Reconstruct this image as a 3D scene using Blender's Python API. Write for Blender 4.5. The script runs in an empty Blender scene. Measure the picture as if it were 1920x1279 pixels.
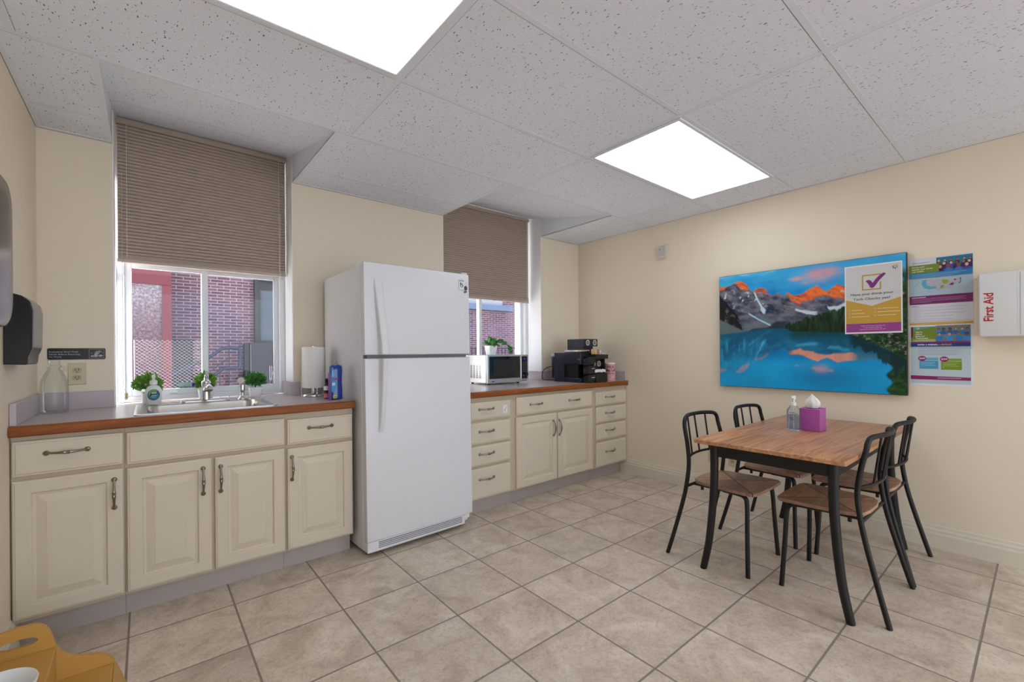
import bpy, bmesh, math, random
import numpy as np
from mathutils import Vector, Matrix, Euler
random.seed(7)
R = math.radians
PI = math.pi
SC = bpy.context.scene
C = SC.collection

# ------------------------------------------------------------------ room numbers
H = 1.21
XL, XR, YW, YB, CZ = -0.43, 3.69, 3.30, -3.8, 2.386
WINS = [(-0.138, 0.780), (1.970, 3.125)]
YF = 3.52                      # window frame plane

# ------------------------------------------------------------------ materials
def lin(c):
    r = []
    for v in c[:3]:
        v = v / 255.0
        r.append(v / 12.92 if v <= 0.04045 else ((v + 0.055) / 1.055) ** 2.4)
    return (*r, 1.0)

MATS = {}
def mat(name, col, rough=0.5, metal=0.0, spec=0.5, var=0.0, vscale=8.0, bump=0.0, bscale=60.0,
        emit=0.0, trans=0.0, ior=1.45, coat=0.0, stretch=(1, 1, 1)):
    if name in MATS: return MATS[name]
    m = bpy.data.materials.new(name); m.use_nodes = True
    nt = m.node_tree; N, L = nt.nodes, nt.links
    b = N['Principled BSDF']
    b.inputs['Base Color'].default_value = lin(col)
    b.inputs['Roughness'].default_value = rough
    b.inputs['Metallic'].default_value = metal
    b.inputs['Specular IOR Level'].default_value = spec
    b.inputs['IOR'].default_value = ior
    b.inputs['Transmission Weight'].default_value = trans
    b.inputs['Coat Weight'].default_value = coat
    if emit:
        b.inputs['Emission Color'].default_value = lin(col)
        b.inputs['Emission Strength'].default_value = emit
    if var or bump:
        tc = N.new('ShaderNodeTexCoord'); mp = N.new('ShaderNodeMapping')
        mp.inputs['Scale'].default_value = stretch
        L.new(tc.outputs['Object'], mp.inputs['Vector'])
    if var:
        n = N.new('ShaderNodeTexNoise'); n.inputs['Scale'].default_value = vscale; n.inputs['Detail'].default_value = 4
        L.new(mp.outputs[0], n.inputs['Vector'])
        mx = N.new('ShaderNodeMix'); mx.data_type = 'RGBA'
        d = lin([v * (1 - var) for v in col]); u = lin([min(255, v * (1 + var)) for v in col])
        mx.inputs['A'].default_value = d; mx.inputs['B'].default_value = u
        L.new(n.outputs['Fac'], mx.inputs['Factor']); L.new(mx.outputs['Result'], b.inputs['Base Color'])
    if bump:
        n2 = N.new('ShaderNodeTexNoise'); n2.inputs['Scale'].default_value = bscale; n2.inputs['Detail'].default_value = 3
        L.new(mp.outputs[0], n2.inputs['Vector'])
        bp = N.new('ShaderNodeBump'); bp.inputs['Strength'].default_value = bump; bp.inputs['Distance'].default_value = 0.01
        L.new(n2.outputs['Fac'], bp.inputs['Height']); L.new(bp.outputs[0], b.inputs['Normal'])
    MATS[name] = m
    return m

def nodes(m):
    nt = m.node_tree
    return nt.nodes, nt.links, nt.nodes['Principled BSDF']

def mth(N, L, op, a, b=None, c=None):
    n = N.new('ShaderNodeMath'); n.operation = op
    for i, v in enumerate((a, b, c)):
        if v is None: continue
        if isinstance(v, (int, float)): n.inputs[i].default_value = v
        else: L.new(v, n.inputs[i])
    return n.outputs[0]

def ramp(N, L, fac, stops):
    r = N.new('ShaderNodeValToRGB')
    e = r.color_ramp.elements
    while len(e) < len(stops): e.new(0.5)
    for i, (p, c) in enumerate(stops):
        e[i].position = p; e[i].color = lin(c)
    L.new(fac, r.inputs[0]); return r.outputs['Color']

def mixc(N, L, f, a, b, mode='MIX'):
    n = N.new('ShaderNodeMix'); n.data_type = 'RGBA'; n.blend_type = mode
    for k, v in (('Factor', f), ('A', a), ('B', b)):
        if isinstance(v, (int, float)): n.inputs[k].default_value = v
        elif isinstance(v, tuple): n.inputs[k].default_value = v
        else: L.new(v, n.inputs[k])
    return n.outputs['Result']

def color_attr_mat(name, rough=0.5, spec=0.4):
    if name in MATS: return MATS[name]
    m = mat(name, (200, 200, 200), rough=rough, spec=spec)
    N, L, b = nodes(m)
    a = N.new('ShaderNodeAttribute'); a.attribute_name = 'Col'
    L.new(a.outputs['Color'], b.inputs['Base Color'])
    return m

def floor_mat():
    m = mat('floor_tile', (170, 158, 143), rough=0.42, spec=0.4)
    N, L, b = nodes(m)
    tc = N.new('ShaderNodeTexCoord'); sp = N.new('ShaderNodeSeparateXYZ'); L.new(tc.outputs['Object'], sp.inputs[0])
    T = 0.3875
    gx = mth(N, L, 'DIVIDE', mth(N, L, 'ADD', sp.outputs[0], 0.066 + 40 * T), T)
    gy = mth(N, L, 'DIVIDE', mth(N, L, 'ADD', sp.outputs[1], -2.505 + 40 * T), T)
    fx = mth(N, L, 'FRACT', gx); fy = mth(N, L, 'FRACT', gy)
    dx = mth(N, L, 'MINIMUM', fx, mth(N, L, 'SUBTRACT', 1.0, fx))
    dy = mth(N, L, 'MINIMUM', fy, mth(N, L, 'SUBTRACT', 1.0, fy))
    d = mth(N, L, 'MINIMUM', dx, dy)
    g = N.new('ShaderNodeMapRange'); g.inputs['From Min'].default_value = 0.0075; g.inputs['From Max'].default_value = 0.0125
    L.new(d, g.inputs['Value'])
    cid = N.new('ShaderNodeCombineXYZ')
    L.new(mth(N, L, 'FLOOR', gx), cid.inputs[0]); L.new(mth(N, L, 'FLOOR', gy), cid.inputs[1])
    wn = N.new('ShaderNodeTexWhiteNoise'); wn.noise_dimensions = '3D'; L.new(cid.outputs[0], wn.inputs['Vector'])
    off = N.new('ShaderNodeVectorMath'); off.operation = 'MULTIPLY_ADD'
    L.new(wn.outputs['Color'], off.inputs[0]); off.inputs[1].default_value = (9, 9, 9); L.new(tc.outputs['Object'], off.inputs[2])
    n1 = N.new('ShaderNodeTexNoise'); n1.inputs['Scale'].default_value = 5.5; n1.inputs['Detail'].default_value = 6; n1.inputs['Roughness'].default_value = 0.62
    n1.inputs['Distortion'].default_value = 0.8
    L.new(off.outputs[0], n1.inputs['Vector'])
    n2 = N.new('ShaderNodeTexNoise'); n2.inputs['Scale'].default_value = 45; n2.inputs['Detail'].default_value = 5; n2.inputs['Distortion'].default_value = 1.5
    L.new(off.outputs[0], n2.inputs['Vector'])
    c1 = ramp(N, L, n1.outputs['Fac'], [(0.30, (188, 172, 153)), (0.47, (212, 196, 177)), (0.58, (222, 207, 189)), (0.72, (233, 220, 203))])
    c2 = ramp(N, L, n2.outputs['Fac'], [(0.3, (196, 186, 176)), (0.55, (255, 255, 255))])
    cc = mixc(N, L, 0.45, c1, c2, 'MULTIPLY')
    tv = mth(N, L, 'MULTIPLY_ADD', wn.outputs['Value'], 0.14, 0.92)
    hs = N.new('ShaderNodeHueSaturation'); L.new(cc, hs.inputs['Color']); L.new(tv, hs.inputs['Value'])
    out = mixc(N, L, g.outputs[0], lin((142, 132, 122)), hs.outputs[0])
    L.new(out, b.inputs['Base Color'])
    hgt = mth(N, L, 'MULTIPLY_ADD', n2.outputs['Fac'], 0.10, g.outputs[0])
    bp = N.new('ShaderNodeBump'); bp.inputs['Strength'].default_value = 0.35; bp.inputs['Distance'].default_value = 0.004
    L.new(hgt, bp.inputs['Height']); L.new(bp.outputs[0], b.inputs['Normal'])
    rr = mth(N, L, 'MULTIPLY_ADD', g.outputs[0], -0.32, 0.78); L.new(rr, b.inputs['Roughness'])
    return m

def ceiling_mat():
    m = mat('acoustic_tile', (205, 204, 207), rough=0.95, spec=0.1)
    N, L, b = nodes(m)
    tc = N.new('ShaderNodeTexCoord')
    mp = N.new('ShaderNodeMapping'); mp.inputs['Scale'].default_value = (2.5, 1.0, 1.0); mp.inputs['Rotation'].default_value = (0, 0, R(6))
    L.new(tc.outputs['Object'], mp.inputs['Vector'])
    v = N.new('ShaderNodeTexVoronoi'); v.feature = 'F1'; v.inputs['Scale'].default_value = 54; v.inputs['Randomness'].default_value = 1.0
    nz = N.new('ShaderNodeTexNoise'); nz.inputs['Scale'].default_value = 60; nz.inputs['Detail'].default_value = 2
    L.new(mp.outputs[0], nz.inputs['Vector'])
    ad = N.new('ShaderNodeVectorMath'); ad.operation = 'MULTIPLY_ADD'
    L.new(nz.outputs['Color'], ad.inputs[0]); ad.inputs[1].default_value = (0.02, 0.02, 0); L.new(mp.outputs[0], ad.inputs[2])
    L.new(ad.outputs[0], v.inputs['Vector'])
    sep = N.new('ShaderNodeSeparateColor'); L.new(v.outputs['Color'], sep.inputs[0])
    thr = mth(N, L, 'MULTIPLY', mth(N, L, 'POWER', sep.outputs[0], 1.75), 0.29)
    hole = mth(N, L, 'LESS_THAN', v.outputs['Distance'], thr)
    n2 = N.new('ShaderNodeTexNoise'); n2.inputs['Scale'].default_value = 120; n2.inputs['Detail'].default_value = 3
    L.new(mp.outputs[0], n2.inputs['Vector'])
    base = ramp(N, L, n2.outputs['Fac'], [(0.3, (226, 230, 238)), (0.7, (236, 239, 246))])
    col = mixc(N, L, hole, base, lin((112, 110, 111)))
    L.new(col, b.inputs['Base Color'])
    hh = mth(N, L, 'SUBTRACT', mth(N, L, 'MULTIPLY', n2.outputs['Fac'], 0.5), hole)
    bp = N.new('ShaderNodeBump'); bp.inputs['Strength'].default_value = 0.5; bp.inputs['Distance'].default_value = 0.003
    L.new(hh, bp.inputs['Height']); L.new(bp.outputs[0], b.inputs['Normal'])
    return m

def wood_mat(name, cols, scale=(1.5, 14, 14), rough=0.4, plank=None, spec=0.4):
    m = mat(name, cols[1], rough=rough, spec=spec)
    N, L, b = nodes(m)
    tc = N.new('ShaderNodeTexCoord'); mp = N.new('ShaderNodeMapping'); mp.inputs['Scale'].default_value = scale
    vec = tc.outputs['Object']
    if plank:
        sp = N.new('ShaderNodeSeparateXYZ'); L.new(vec, sp.inputs[0])
        py = mth(N, L, 'DIVIDE', mth(N, L, 'ADD', sp.outputs[1], 10.0), plank[1])
        row = mth(N, L, 'FLOOR', py)
        wr = N.new('ShaderNodeTexWhiteNoise'); wr.noise_dimensions = '1D'; L.new(row, wr.inputs['W'])
        px = mth(N, L, 'ADD', mth(N, L, 'DIVIDE', sp.outputs[0], plank[0]), mth(N, L, 'MULTIPLY', wr.outputs['Value'], 7.0))
        cid = N.new('ShaderNodeCombineXYZ'); L.new(row, cid.inputs[0]); L.new(mth(N, L, 'FLOOR', px), cid.inputs[1])
        wn = N.new('ShaderNodeTexWhiteNoise'); L.new(cid.outputs[0], wn.inputs['Vector'])
        off = N.new('ShaderNodeVectorMath'); off.operation = 'MULTIPLY_ADD'
        L.new(wn.outputs['Color'], off.inputs[0]); off.inputs[1].default_value = (5, 5, 5); L.new(vec, off.inputs[2])
        vec = off.outputs[0]
    L.new(vec, mp.inputs['Vector'])
    n = N.new('ShaderNodeTexNoise'); n.inputs['Scale'].default_value = 1.6; n.inputs['Detail'].default_value = 7; n.inputs['Roughness'].default_value = 0.6
    n.inputs['Distortion'].default_value = 1.2
    L.new(mp.outputs[0], n.inputs['Vector'])
    c = ramp(N, L, n.outputs['Fac'], [(0.30, cols[0]), (0.52, cols[1]), (0.72, cols[2])])
    if plank:
        hs = N.new('ShaderNodeHueSaturation'); L.new(c, hs.inputs['Color'])
        L.new(mth(N, L, 'MULTIPLY_ADD', wn.outputs['Value'], 0.26, 0.86), hs.inputs['Value']); c = hs.outputs[0]
    L.new(c, b.inputs['Base Color'])
    return m

def seat_mat():
    m = wood_mat('seat_wood', [(142, 104, 80), (176, 134, 106), (202, 162, 132)], (3, 16, 16), 0.38)
    N, L, b = nodes(m)
    src = b.inputs['Base Color'].links[0].from_socket
    tc = N.new('ShaderNodeTexCoord'); sp = N.new('ShaderNodeSeparateXYZ'); L.new(tc.outputs['Object'], sp.inputs[0])
    ax = mth(N, L, 'DIVIDE', mth(N, L, 'ABSOLUTE', sp.outputs[0]), 0.198)
    ay = mth(N, L, 'DIVIDE', mth(N, L, 'ABSOLUTE', mth(N, L, 'ADD', sp.outputs[1], 0.015)), 0.185)
    dd = mth(N, L, 'ABSOLUTE', mth(N, L, 'SUBTRACT', ax, ay))
    g = mth(N, L, 'LESS_THAN', dd, 0.024)
    # two of the four fields between the grooves are mixed darker
    sw = mth(N, L, 'GREATER_THAN', ax, ay)
    c = mixc(N, L, mth(N, L, 'MULTIPLY', sw, 0.5), src, lin((122, 96, 82)))
    L.new(mixc(N, L, g, c, lin((38, 28, 24))), b.inputs['Base Color'])
    return m

def brick_mat(name, c1, c2, mortar, w=0.215, h=0.075, ms=0.008, rot=False):
    m = mat(name, c1, rough=0.9, spec=0.2)
    N, L, b = nodes(m)
    tc = N.new('ShaderNodeTexCoord'); sp = N.new('ShaderNodeSeparateXYZ'); L.new(tc.outputs['Object'], sp.inputs[0])
    cb = N.new('ShaderNodeCombineXYZ')
    L.new(mth(N, L, 'ADD', sp.outputs[0], sp.outputs[1]), cb.inputs[0]); L.new(sp.outputs[2], cb.inputs[1])
    bt = N.new('ShaderNodeTexBrick'); bt.inputs['Scale'].default_value = 1.0
    bt.inputs['Brick Width'].default_value = w; bt.inputs['Row Height'].default_value = h; bt.inputs['Mortar Size'].default_value = ms
    bt.inputs['Color1'].default_value = lin(c1); bt.inputs['Color2'].default_value = lin(c2); bt.inputs['Mortar'].default_value = lin(mortar)
    bt.inputs['Bias'].default_value = 0.0
    L.new(cb.outputs[0], bt.inputs['Vector'])
    n = N.new('ShaderNodeTexNoise'); n.inputs['Scale'].default_value = 1.1; n.inputs['Detail'].default_value = 3; L.new(tc.outputs['Object'], n.inputs['Vector'])
    t = ramp(N, L, n.outputs['Fac'], [(0.35, (214, 206, 226)), (0.65, (255, 232, 230))])
    L.new(mixc(N, L, 0.8, bt.outputs['Color'], t, 'MULTIPLY'), b.inputs['Base Color'])
    return m

def speckle_mat():
    m = mat('red_speckled_render', (150, 100, 108), rough=0.9)
    N, L, b = nodes(m)
    tc = N.new('ShaderNodeTexCoord')
    n = N.new('ShaderNodeTexNoise'); n.inputs['Scale'].default_value = 34; n.inputs['Detail'].default_value = 6; n.inputs['Roughness'].default_value = 0.8
    L.new(tc.outputs['Object'], n.inputs['Vector'])
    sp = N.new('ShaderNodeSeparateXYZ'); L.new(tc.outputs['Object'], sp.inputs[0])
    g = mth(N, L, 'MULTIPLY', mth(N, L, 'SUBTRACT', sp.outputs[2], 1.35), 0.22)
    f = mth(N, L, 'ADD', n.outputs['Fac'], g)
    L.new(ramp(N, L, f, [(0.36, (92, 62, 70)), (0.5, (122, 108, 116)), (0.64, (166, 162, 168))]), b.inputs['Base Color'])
    return m

def glass_mat(name, tint=(235, 238, 240), refl=0.06, haze=0.0):
    if name in MATS: return MATS[name]
    m = bpy.data.materials.new(name); m.use_nodes = True
    nt = m.node_tree; N, L = nt.nodes, nt.links
    for n in list(N): N.remove(n)
    o = N.new('ShaderNodeOutputMaterial'); t = N.new('ShaderNodeBsdfTransparent'); g = N.new('ShaderNodeBsdfGlossy')
    t.inputs[0].default_value = lin(tint); g.inputs['Roughness'].default_value = 0.03
    fr = N.new('ShaderNodeFresnel'); fr.inputs['IOR'].default_value = 1.45
    mx = N.new('ShaderNodeMixShader')
    f = mth(N, L, 'MINIMUM', mth(N, L, 'MULTIPLY', fr.outputs[0], refl / 0.034), 1.0)
    L.new(f, mx.inputs[0]); L.new(t.outputs[0], mx.inputs[1]); L.new(g.outputs[0], mx.inputs[2])
    last = mx.outputs[0]
    if haze:
        d = N.new('ShaderNodeBsdfTranslucent'); d.inputs[0].default_value = lin((235, 235, 245))
        m2 = N.new('ShaderNodeMixShader'); m2.inputs[0].default_value = haze
        L.new(last, m2.inputs[1]); L.new(d.outputs[0], m2.inputs[2]); last = m2.outputs[0]
    L.new(last, o.inputs[0])
    MATS[name] = m
    return m

def lens_mat(name, strength):
    m = mat(name, (255, 255, 255), rough=0.4)
    N, L, b = nodes(m)
    tc = N.new('ShaderNodeTexCoord'); sp = N.new('ShaderNodeSeparateXYZ'); L.new(tc.outputs['Object'], sp.inputs[0])
    # two tubes behind the prismatic lens, running along x
    y = mth(N, L, 'ABSOLUTE', sp.outputs[1])
    t = mth(N, L, 'ABSOLUTE', mth(N, L, 'SUBTRACT', y, 0.13))
    s = mth(N, L, 'MULTIPLY_ADD', t, -4.2, 1.35)
    b.inputs['Emission Color'].default_value = (0.90, 0.985, 1.09, 1)
    L.new(mth(N, L, 'MULTIPLY', s, strength), b.inputs['Emission Strength'])
    return m

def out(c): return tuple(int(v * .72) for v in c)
M = dict(
    wall=mat('wall_paint', (234, 220, 198), rough=0.6, spec=0.3, var=0.012, vscale=1.2),
    reveal=mat('reveal_paint', (246, 245, 246), rough=0.6),
    trimw=mat('trim_paint', (222, 213, 194), rough=0.45),
    shadow_line=mat('tee_shadow_line', (120, 118, 120), rough=.9),  # dark grey standing in for the thin shadow beside each tee
    tee=mat('ceiling_tee', (226, 229, 236), rough=0.6),
    cab=mat('cabinet_paint', (214, 201, 180), rough=0.42, spec=0.4),
    cabin=mat('cabinet_frame_paint', (196, 180, 156), rough=0.55),
    toe=mat('toe_kick_vinyl', (178, 166, 161), rough=0.6, var=0.05, vscale=3),
    lam=mat('laminate', (190, 177, 179), rough=0.28, spec=0.5, var=0.03, vscale=90),
    pull=mat('pewter', (150, 140, 128), rough=0.3, metal=1.0),
    steel=mat('stainless', (196, 192, 186), rough=0.27, metal=1.0),
    chrome=mat('chrome', (215, 215, 218), rough=0.1, metal=1.0),
    fridge=mat('fridge_enamel', (222, 221, 224), rough=0.32, spec=0.5),
    fridged=mat('fridge_gasket', (118, 116, 118), rough=0.7),
    white=mat('white_plastic', (236, 235, 233), rough=0.4),
    whitef=mat('window_vinyl', (226, 228, 232), rough=0.35),
    black=mat('black_plastic', (22, 21, 23), rough=0.35),
    bmetal=mat('black_powder_coat', (17, 15, 14), rough=0.48, spec=0.5),
    shade=mat('shade_fabric', (186, 168, 154), rough=0.9, spec=0.1, var=0.03, vscale=20),
    shader=mat('shade_rail', (188, 172, 158), rough=0.5),
    ivory=mat('ivory_plastic', (206, 193, 160), rough=0.4),
    dark=mat('dark_slot', (35, 30, 26), rough=0.8),
    leaf=mat('leaf_green', (108, 152, 66), rough=0.5, var=0.45, vscale=45),
    leafd=mat('leaf_dark', (74, 132, 64), rough=0.5, var=0.35, vscale=45),
    pot=mat('white_pot', (240, 240, 240), rough=0.35),
    soil=mat('soil', (50, 42, 32), rough=0.9),
    paper=mat('paper', (240, 238, 232), rough=0.85, spec=0.2),
    yellow=mat('yellow_plastic', (200, 152, 80), rough=0.45, spec=0.4),
    print=color_attr_mat('printed_ink', 0.45),
    photo=color_attr_mat('printed_photo', 0.28),
)
M['floor'] = floor_mat(); M['ceil'] = ceiling_mat()
M['edge'] = wood_mat('oak_edge', [(112, 58, 20), (142, 78, 28), (164, 94, 40)], (2, 30, 30), 0.5)
M['table'] = wood_mat('table_wood', [(146, 96, 62), (192, 138, 98), (214, 166, 124)], (1.5, 34, 34), 0.3, plank=(0.55, 0.1))
M['seat'] = seat_mat()
M['glass'] = glass_mat('window_glass', refl=0.016)
M['clear'] = glass_mat('clear_glass', (248, 250, 249), 0.016)
M['lens'] = lens_mat('troffer_lens', 2.1); M['lens_bright'] = lens_mat('troffer_lens_bright', 2.7); M['lens_dim'] = lens_mat('troffer_lens_dim', 1.15)  # same lens, only the emission strength differs from panel to panel

# ------------------------------------------------------------------ mesh helpers
def bmn(): return bmesh.new()

def box(bm, x0, x1, y0, y1, z0, z1, bev=0.0, seg=2):
    vs = [bm.verts.new(p) for p in ((x0, y0, z0), (x1, y0, z0), (x1, y1, z0), (x0, y1, z0), (x0, y0, z1), (x1, y0, z1), (x1, y1, z1), (x0, y1, z1))]
    fs = [bm.faces.new([vs[i] for i in f]) for f in ((0, 3, 2, 1), (4, 5, 6, 7), (0, 1, 5, 4), (1, 2, 6, 5), (2, 3, 7, 6), (3, 0, 4, 7))]
    if bev:
        es = list({e for f in fs for e in f.edges})
        bmesh.ops.bevel(bm, geom=es, offset=bev, segments=seg, profile=0.5, affect='EDGES')
    return bm

def ring_loft(bm, rings, close_ends=True, cyclic=True):
    rs = [[bm.verts.new(p) for p in r] for r in rings]
    n = len(rs[0])
    for a, b in zip(rs, rs[1:]):
        for i in range(n if cyclic else n - 1):
            j = (i + 1) % n
            try: bm.faces.new((a[i], a[j], b[j], b[i]))
            except ValueError: pass
    if close_ends:
        for r, rev in ((rs[0], True), (rs[-1], False)):
            try: bm.faces.new(list(reversed(r)) if rev else r)
            except ValueError: pass
    return rs

def lathe(bm, prof, cx, cy, n=28, close=True):
    rings = [[(cx + max(r, 1e-4) * math.cos(2 * PI * k / n), cy + max(r, 1e-4) * math.sin(2 * PI * k / n), z) for k in range(n)] for r, z in prof]
    ring_loft(bm, rings, close); return bm

def tube(bm, path, rad, n=10, caps=True, flat=None):
    P = [Vector(p) for p in path]
    rads = rad if isinstance(rad, (list, tuple)) else [rad] * len(P)
    rings = []; prev = None
    for i, p in enumerate(P):
        t = (P[min(i + 1, len(P) - 1)] - P[max(i - 1, 0)]).normalized()
        if prev is None:
            ref = Vector((0, 0, 1)) if abs(t.z) < 0.9 else Vector((1, 0, 0))
            u = t.cross(ref).normalized()
        else:
            u = (prev - t * prev.dot(t)).normalized()
        v = t.cross(u); prev = u
        rings.append([tuple(p + (u * math.cos(2 * PI * k / n) + v * math.sin(2 * PI * k / n)) * rads[i]) for k in range(n)])
    ring_loft(bm, rings, caps); return bm

def smooth_path(pts, sub=6):
    P = [Vector(p) for p in pts]; out = []
    for i in range(len(P) - 1):
        p0 = P[max(i - 1, 0)]; p1 = P[i]; p2 = P[i + 1]; p3 = P[min(i + 2, len(P) - 1)]
        for k in range(sub):
            t = k / sub
            out.append(0.5 * ((2 * p1) + (-p0 + p2) * t + (2 * p0 - 5 * p1 + 4 * p2 - p3) * t * t + (-p0 + 3 * p1 - 3 * p2 + p3) * t ** 3))
    out.append(P[-1]); return out

def rrect(cx, cy, hx, hy, r, n=5):
    pts = []
    for sx, sy, a0 in ((1, 1, 0), (-1, 1, 90), (-1, -1, 180), (1, -1, 270)):
        for k in range(n + 1):
            a = R(a0 + 90 * k / n)
            pts.append((cx + sx * (hx - r) + r * math.cos(a), cy + sy * (hy - r) + r * math.sin(a)))
    return pts

def prism(bm, pts, axis, a0, a1):
    """outline pts (u,v) extruded along axis between a0 and a1; axis x: (y,z); y: (x,z); z: (x,y)"""
    def P(u, v, a): return {'x': (a, u, v), 'y': (u, a, v), 'z': (u, v, a)}[axis]
    ring_loft(bm, [[P(u, v, a0) for u, v in pts], [P(u, v, a1) for u, v in pts]]); return bm

def panel_loops(bm, x0, x1, z0, z1, loops):
    """nested rectangles facing -y: loops of (inset, y)"""
    rings = [[(x0 + i, y, z0 + i), (x1 - i, y, z0 + i), (x1 - i, y, z1 - i), (x0 + i, y, z1 - i)] for i, y in loops]
    ring_loft(bm, rings); return bm

ORIG = {}
def worg(o):
    v = Vector((0, 0, 0))
    while o is not None:
        v = v + o.location; o = o.parent
    return v

def obj(name, bm, m, parent=None, smooth=None, at=None):
    """mesh given in world coordinates; stored relative to parent (unrotated while building)"""
    bmesh.ops.recalc_face_normals(bm, faces=bm.faces)
    me = bpy.data.meshes.new(name)
    base = worg(parent) if parent is not None else Vector((0, 0, 0))
    loc = Vector((0, 0, 0))
    if at is not None: loc = Vector(at) - base
    off = base + loc
    for v in bm.verts: v.co -= off
    bm.to_mesh(me); bm.free()
    ms = m if isinstance(m, (list, tuple)) else [m]
    for q in ms: me.materials.append(q)
    if smooth:
        me.polygons.foreach_set('use_smooth', [True] * len(me.polygons))
        try: me.set_sharp_from_angle(angle=R(smooth))
        except Exception: pass
    o = bpy.data.objects.new(name, me); C.objects.link(o)
    if parent is not None: o.parent = parent
    o.location = loc
    return o

def tag(o, label, cat, group=None):
    o['label'] = label; o['category'] = cat
    if group: o['group'] = group
    return o

def thing(name, label, cat, loc, group=None):
    o = bpy.data.objects.new(name, None); C.objects.link(o)
    o.empty_display_size = 0.05; o.location = loc
    return tag(o, label, cat, group)

def struct(name, bm, m, parent=None, smooth=None):
    o = obj(name, bm, m, parent, smooth)
    if parent is None: o['kind'] = 'structure'
    return o

def dup(root, loc, rotz=None, label=None):
    r = root.copy(); C.objects.link(r); r.location = loc
    if rotz is not None: r.rotation_euler = (0, 0, rotz)
    if label: r['label'] = label
    def rec(src, dst):
        for ch in list(src.children):
            c = ch.copy(); C.objects.link(c); c.parent = dst
            rec(ch, c)
    rec(root, r); return r

# colored flat graphics --------------------------------------------------
class Ink:
    """flat coloured polygons on a plane: origin (top left), right vector, up vector, normal"""
    def __init__(s, org, right, up):
        s.o = Vector(org); s.r = Vector(right).normalized(); s.u = Vector(up).normalized(); s.n = s.r.cross(s.u)
        s.V = []; s.F = []; s.K = []
    def P(s, x, y, l): return s.o + s.r * x - s.u * y + s.n * (0.0004 * l)
    def poly(s, pts, col, l=1):
        b = len(s.V); s.V += [s.P(x, y, l) for x, y in pts]; s.F.append(tuple(range(b, b + len(pts)))); s.K.append(col)
    def rect(s, x0, y0, x1, y1, col, l=1): s.poly([(x0, y0), (x0, y1), (x1, y1), (x1, y0)], col, l)
    def disc(s, x, y, rx, col, l=1, ry=None, n=20):
        ry = ry or rx
        s.poly([(x + rx * math.cos(-2 * PI * k / n), y + ry * math.sin(-2 * PI * k / n)) for k in range(n)], col, l)
    def ring(s, x, y, r0, r1, col, l=1, n=24):
        for k in range(n):
            a, b = 2 * PI * k / n, 2 * PI * (k + 1) / n
            s.poly([(x + r * math.cos(t), y + r * math.sin(t)) for r, t in ((r0, a), (r1, a), (r1, b), (r0, b))], col, l)
    def text(s, txt, x, y, h, col, l=3, align='LEFT', bold=0.0, xs=1.0, rot=0):
        """x,y baseline position; h = cap height"""
        vs, fs = text_mesh(txt, align, bold)
        k = h / 0.70
        b = len(s.V); cr, sr = math.cos(rot), math.sin(rot)
        for (vx, vy) in vs:
            px, py = vx * k * xs, vy * k
            s.V.append(s.P(x + px * cr - py * sr, y - (px * sr + py * cr), l))
        for f in fs: s.F.append(tuple(b + i for i in f)); s.K.append(col)
    def build(s, name, m, parent):
        me = bpy.data.meshes.new(name)
        base = worg(parent) if parent is not None else Vector((0, 0, 0))
        me.from_pydata([tuple(v - base) for v in s.V], [], s.F)
        at = me.color_attributes.new('Col', 'FLOAT_COLOR', 'CORNER')
        buf = []
        for f, k in zip(s.F, s.K): buf += list(lin(k)) * len(f)
        at.data.foreach_set('color', buf)
        me.materials.append(m)
        o = bpy.data.objects.new(name, me); C.objects.link(o)
        if parent is not None: o.parent = parent
        return o

_TX = {}
def text_mesh(txt, align, bold):
    key = (txt, align, bold)
    if key in _TX: return _TX[key]
    cu = bpy.data.curves.new('lettering_source', 'FONT'); cu.body = txt; cu.align_x = align; cu.size = 1.0; cu.offset = bold; cu.resolution_u = 3
    o = bpy.data.objects.new('lettering_source', cu); C.objects.link(o)
    dg = bpy.context.evaluated_depsgraph_get(); ev = o.evaluated_get(dg); me = ev.to_mesh()
    vs = [(v.co.x, v.co.y) for v in me.vertices]; fs = [tuple(p.vertices) for p in me.polygons]
    ev.to_mesh_clear(); bpy.data.objects.remove(o); bpy.data.curves.remove(cu)
    _TX[key] = (vs, fs); return vs, fs

# ================================================================== SETTING
bm = bmn(); box(bm, -0.7, 3.9, YB - 0.2, 3.75, -0.12, 0.0); struct('floor', bm, M['floor'])

# ceiling: flat field, piers between the window bays, sloped bays up to the window heads
bm = bmn()
Y0, YE, ZE = 2.395, 3.50, 2.612
def quad(bm, *p): bm.faces.new([bm.verts.new(q) for q in p])
quad(bm, (XL - .1, YB - .1, CZ), (XR + .1, YB - .1, CZ), (XR + .1, Y0, CZ), (XL - .1, Y0, CZ))
xs = [XL - .1, WINS[0][0], WINS[0][1], WINS[1][0], WINS[1][1], XR + .1]
for a, b in ((xs[0], xs[1]), (xs[2], xs[3]), (xs[4], xs[5])):
    quad(bm, (a, Y0, CZ), (b, Y0, CZ), (b, YW + .001, CZ), (a, YW + .001, CZ))
for a, b in WINS:
    quad(bm, (a, Y0, CZ), (b, Y0, CZ), (b, YE, ZE), (a, YE, ZE))
zc = CZ + (ZE - CZ) * (YW - Y0) / (YE - Y0)
box(bm, XL - .15, XR + .15, YB, 3.75, 2.801, 2.9)  # unseen roof slab, added to keep sky light from leaking in
struct('ceiling', bm, M['ceil'])
bm = bmn()
for a, b in WINS:
    for x in (a, b):
        s = 1 if x == a else -1
        pts = [(Y0, CZ - .0012), (YW, CZ - .0012), (YW, zc + .03), (Y0, CZ + .03)]
        prism(bm, pts, 'x', x - s * 0.012, x)
struct('trim_1', bm, M['tee'])           # cheeks of the bays

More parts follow.
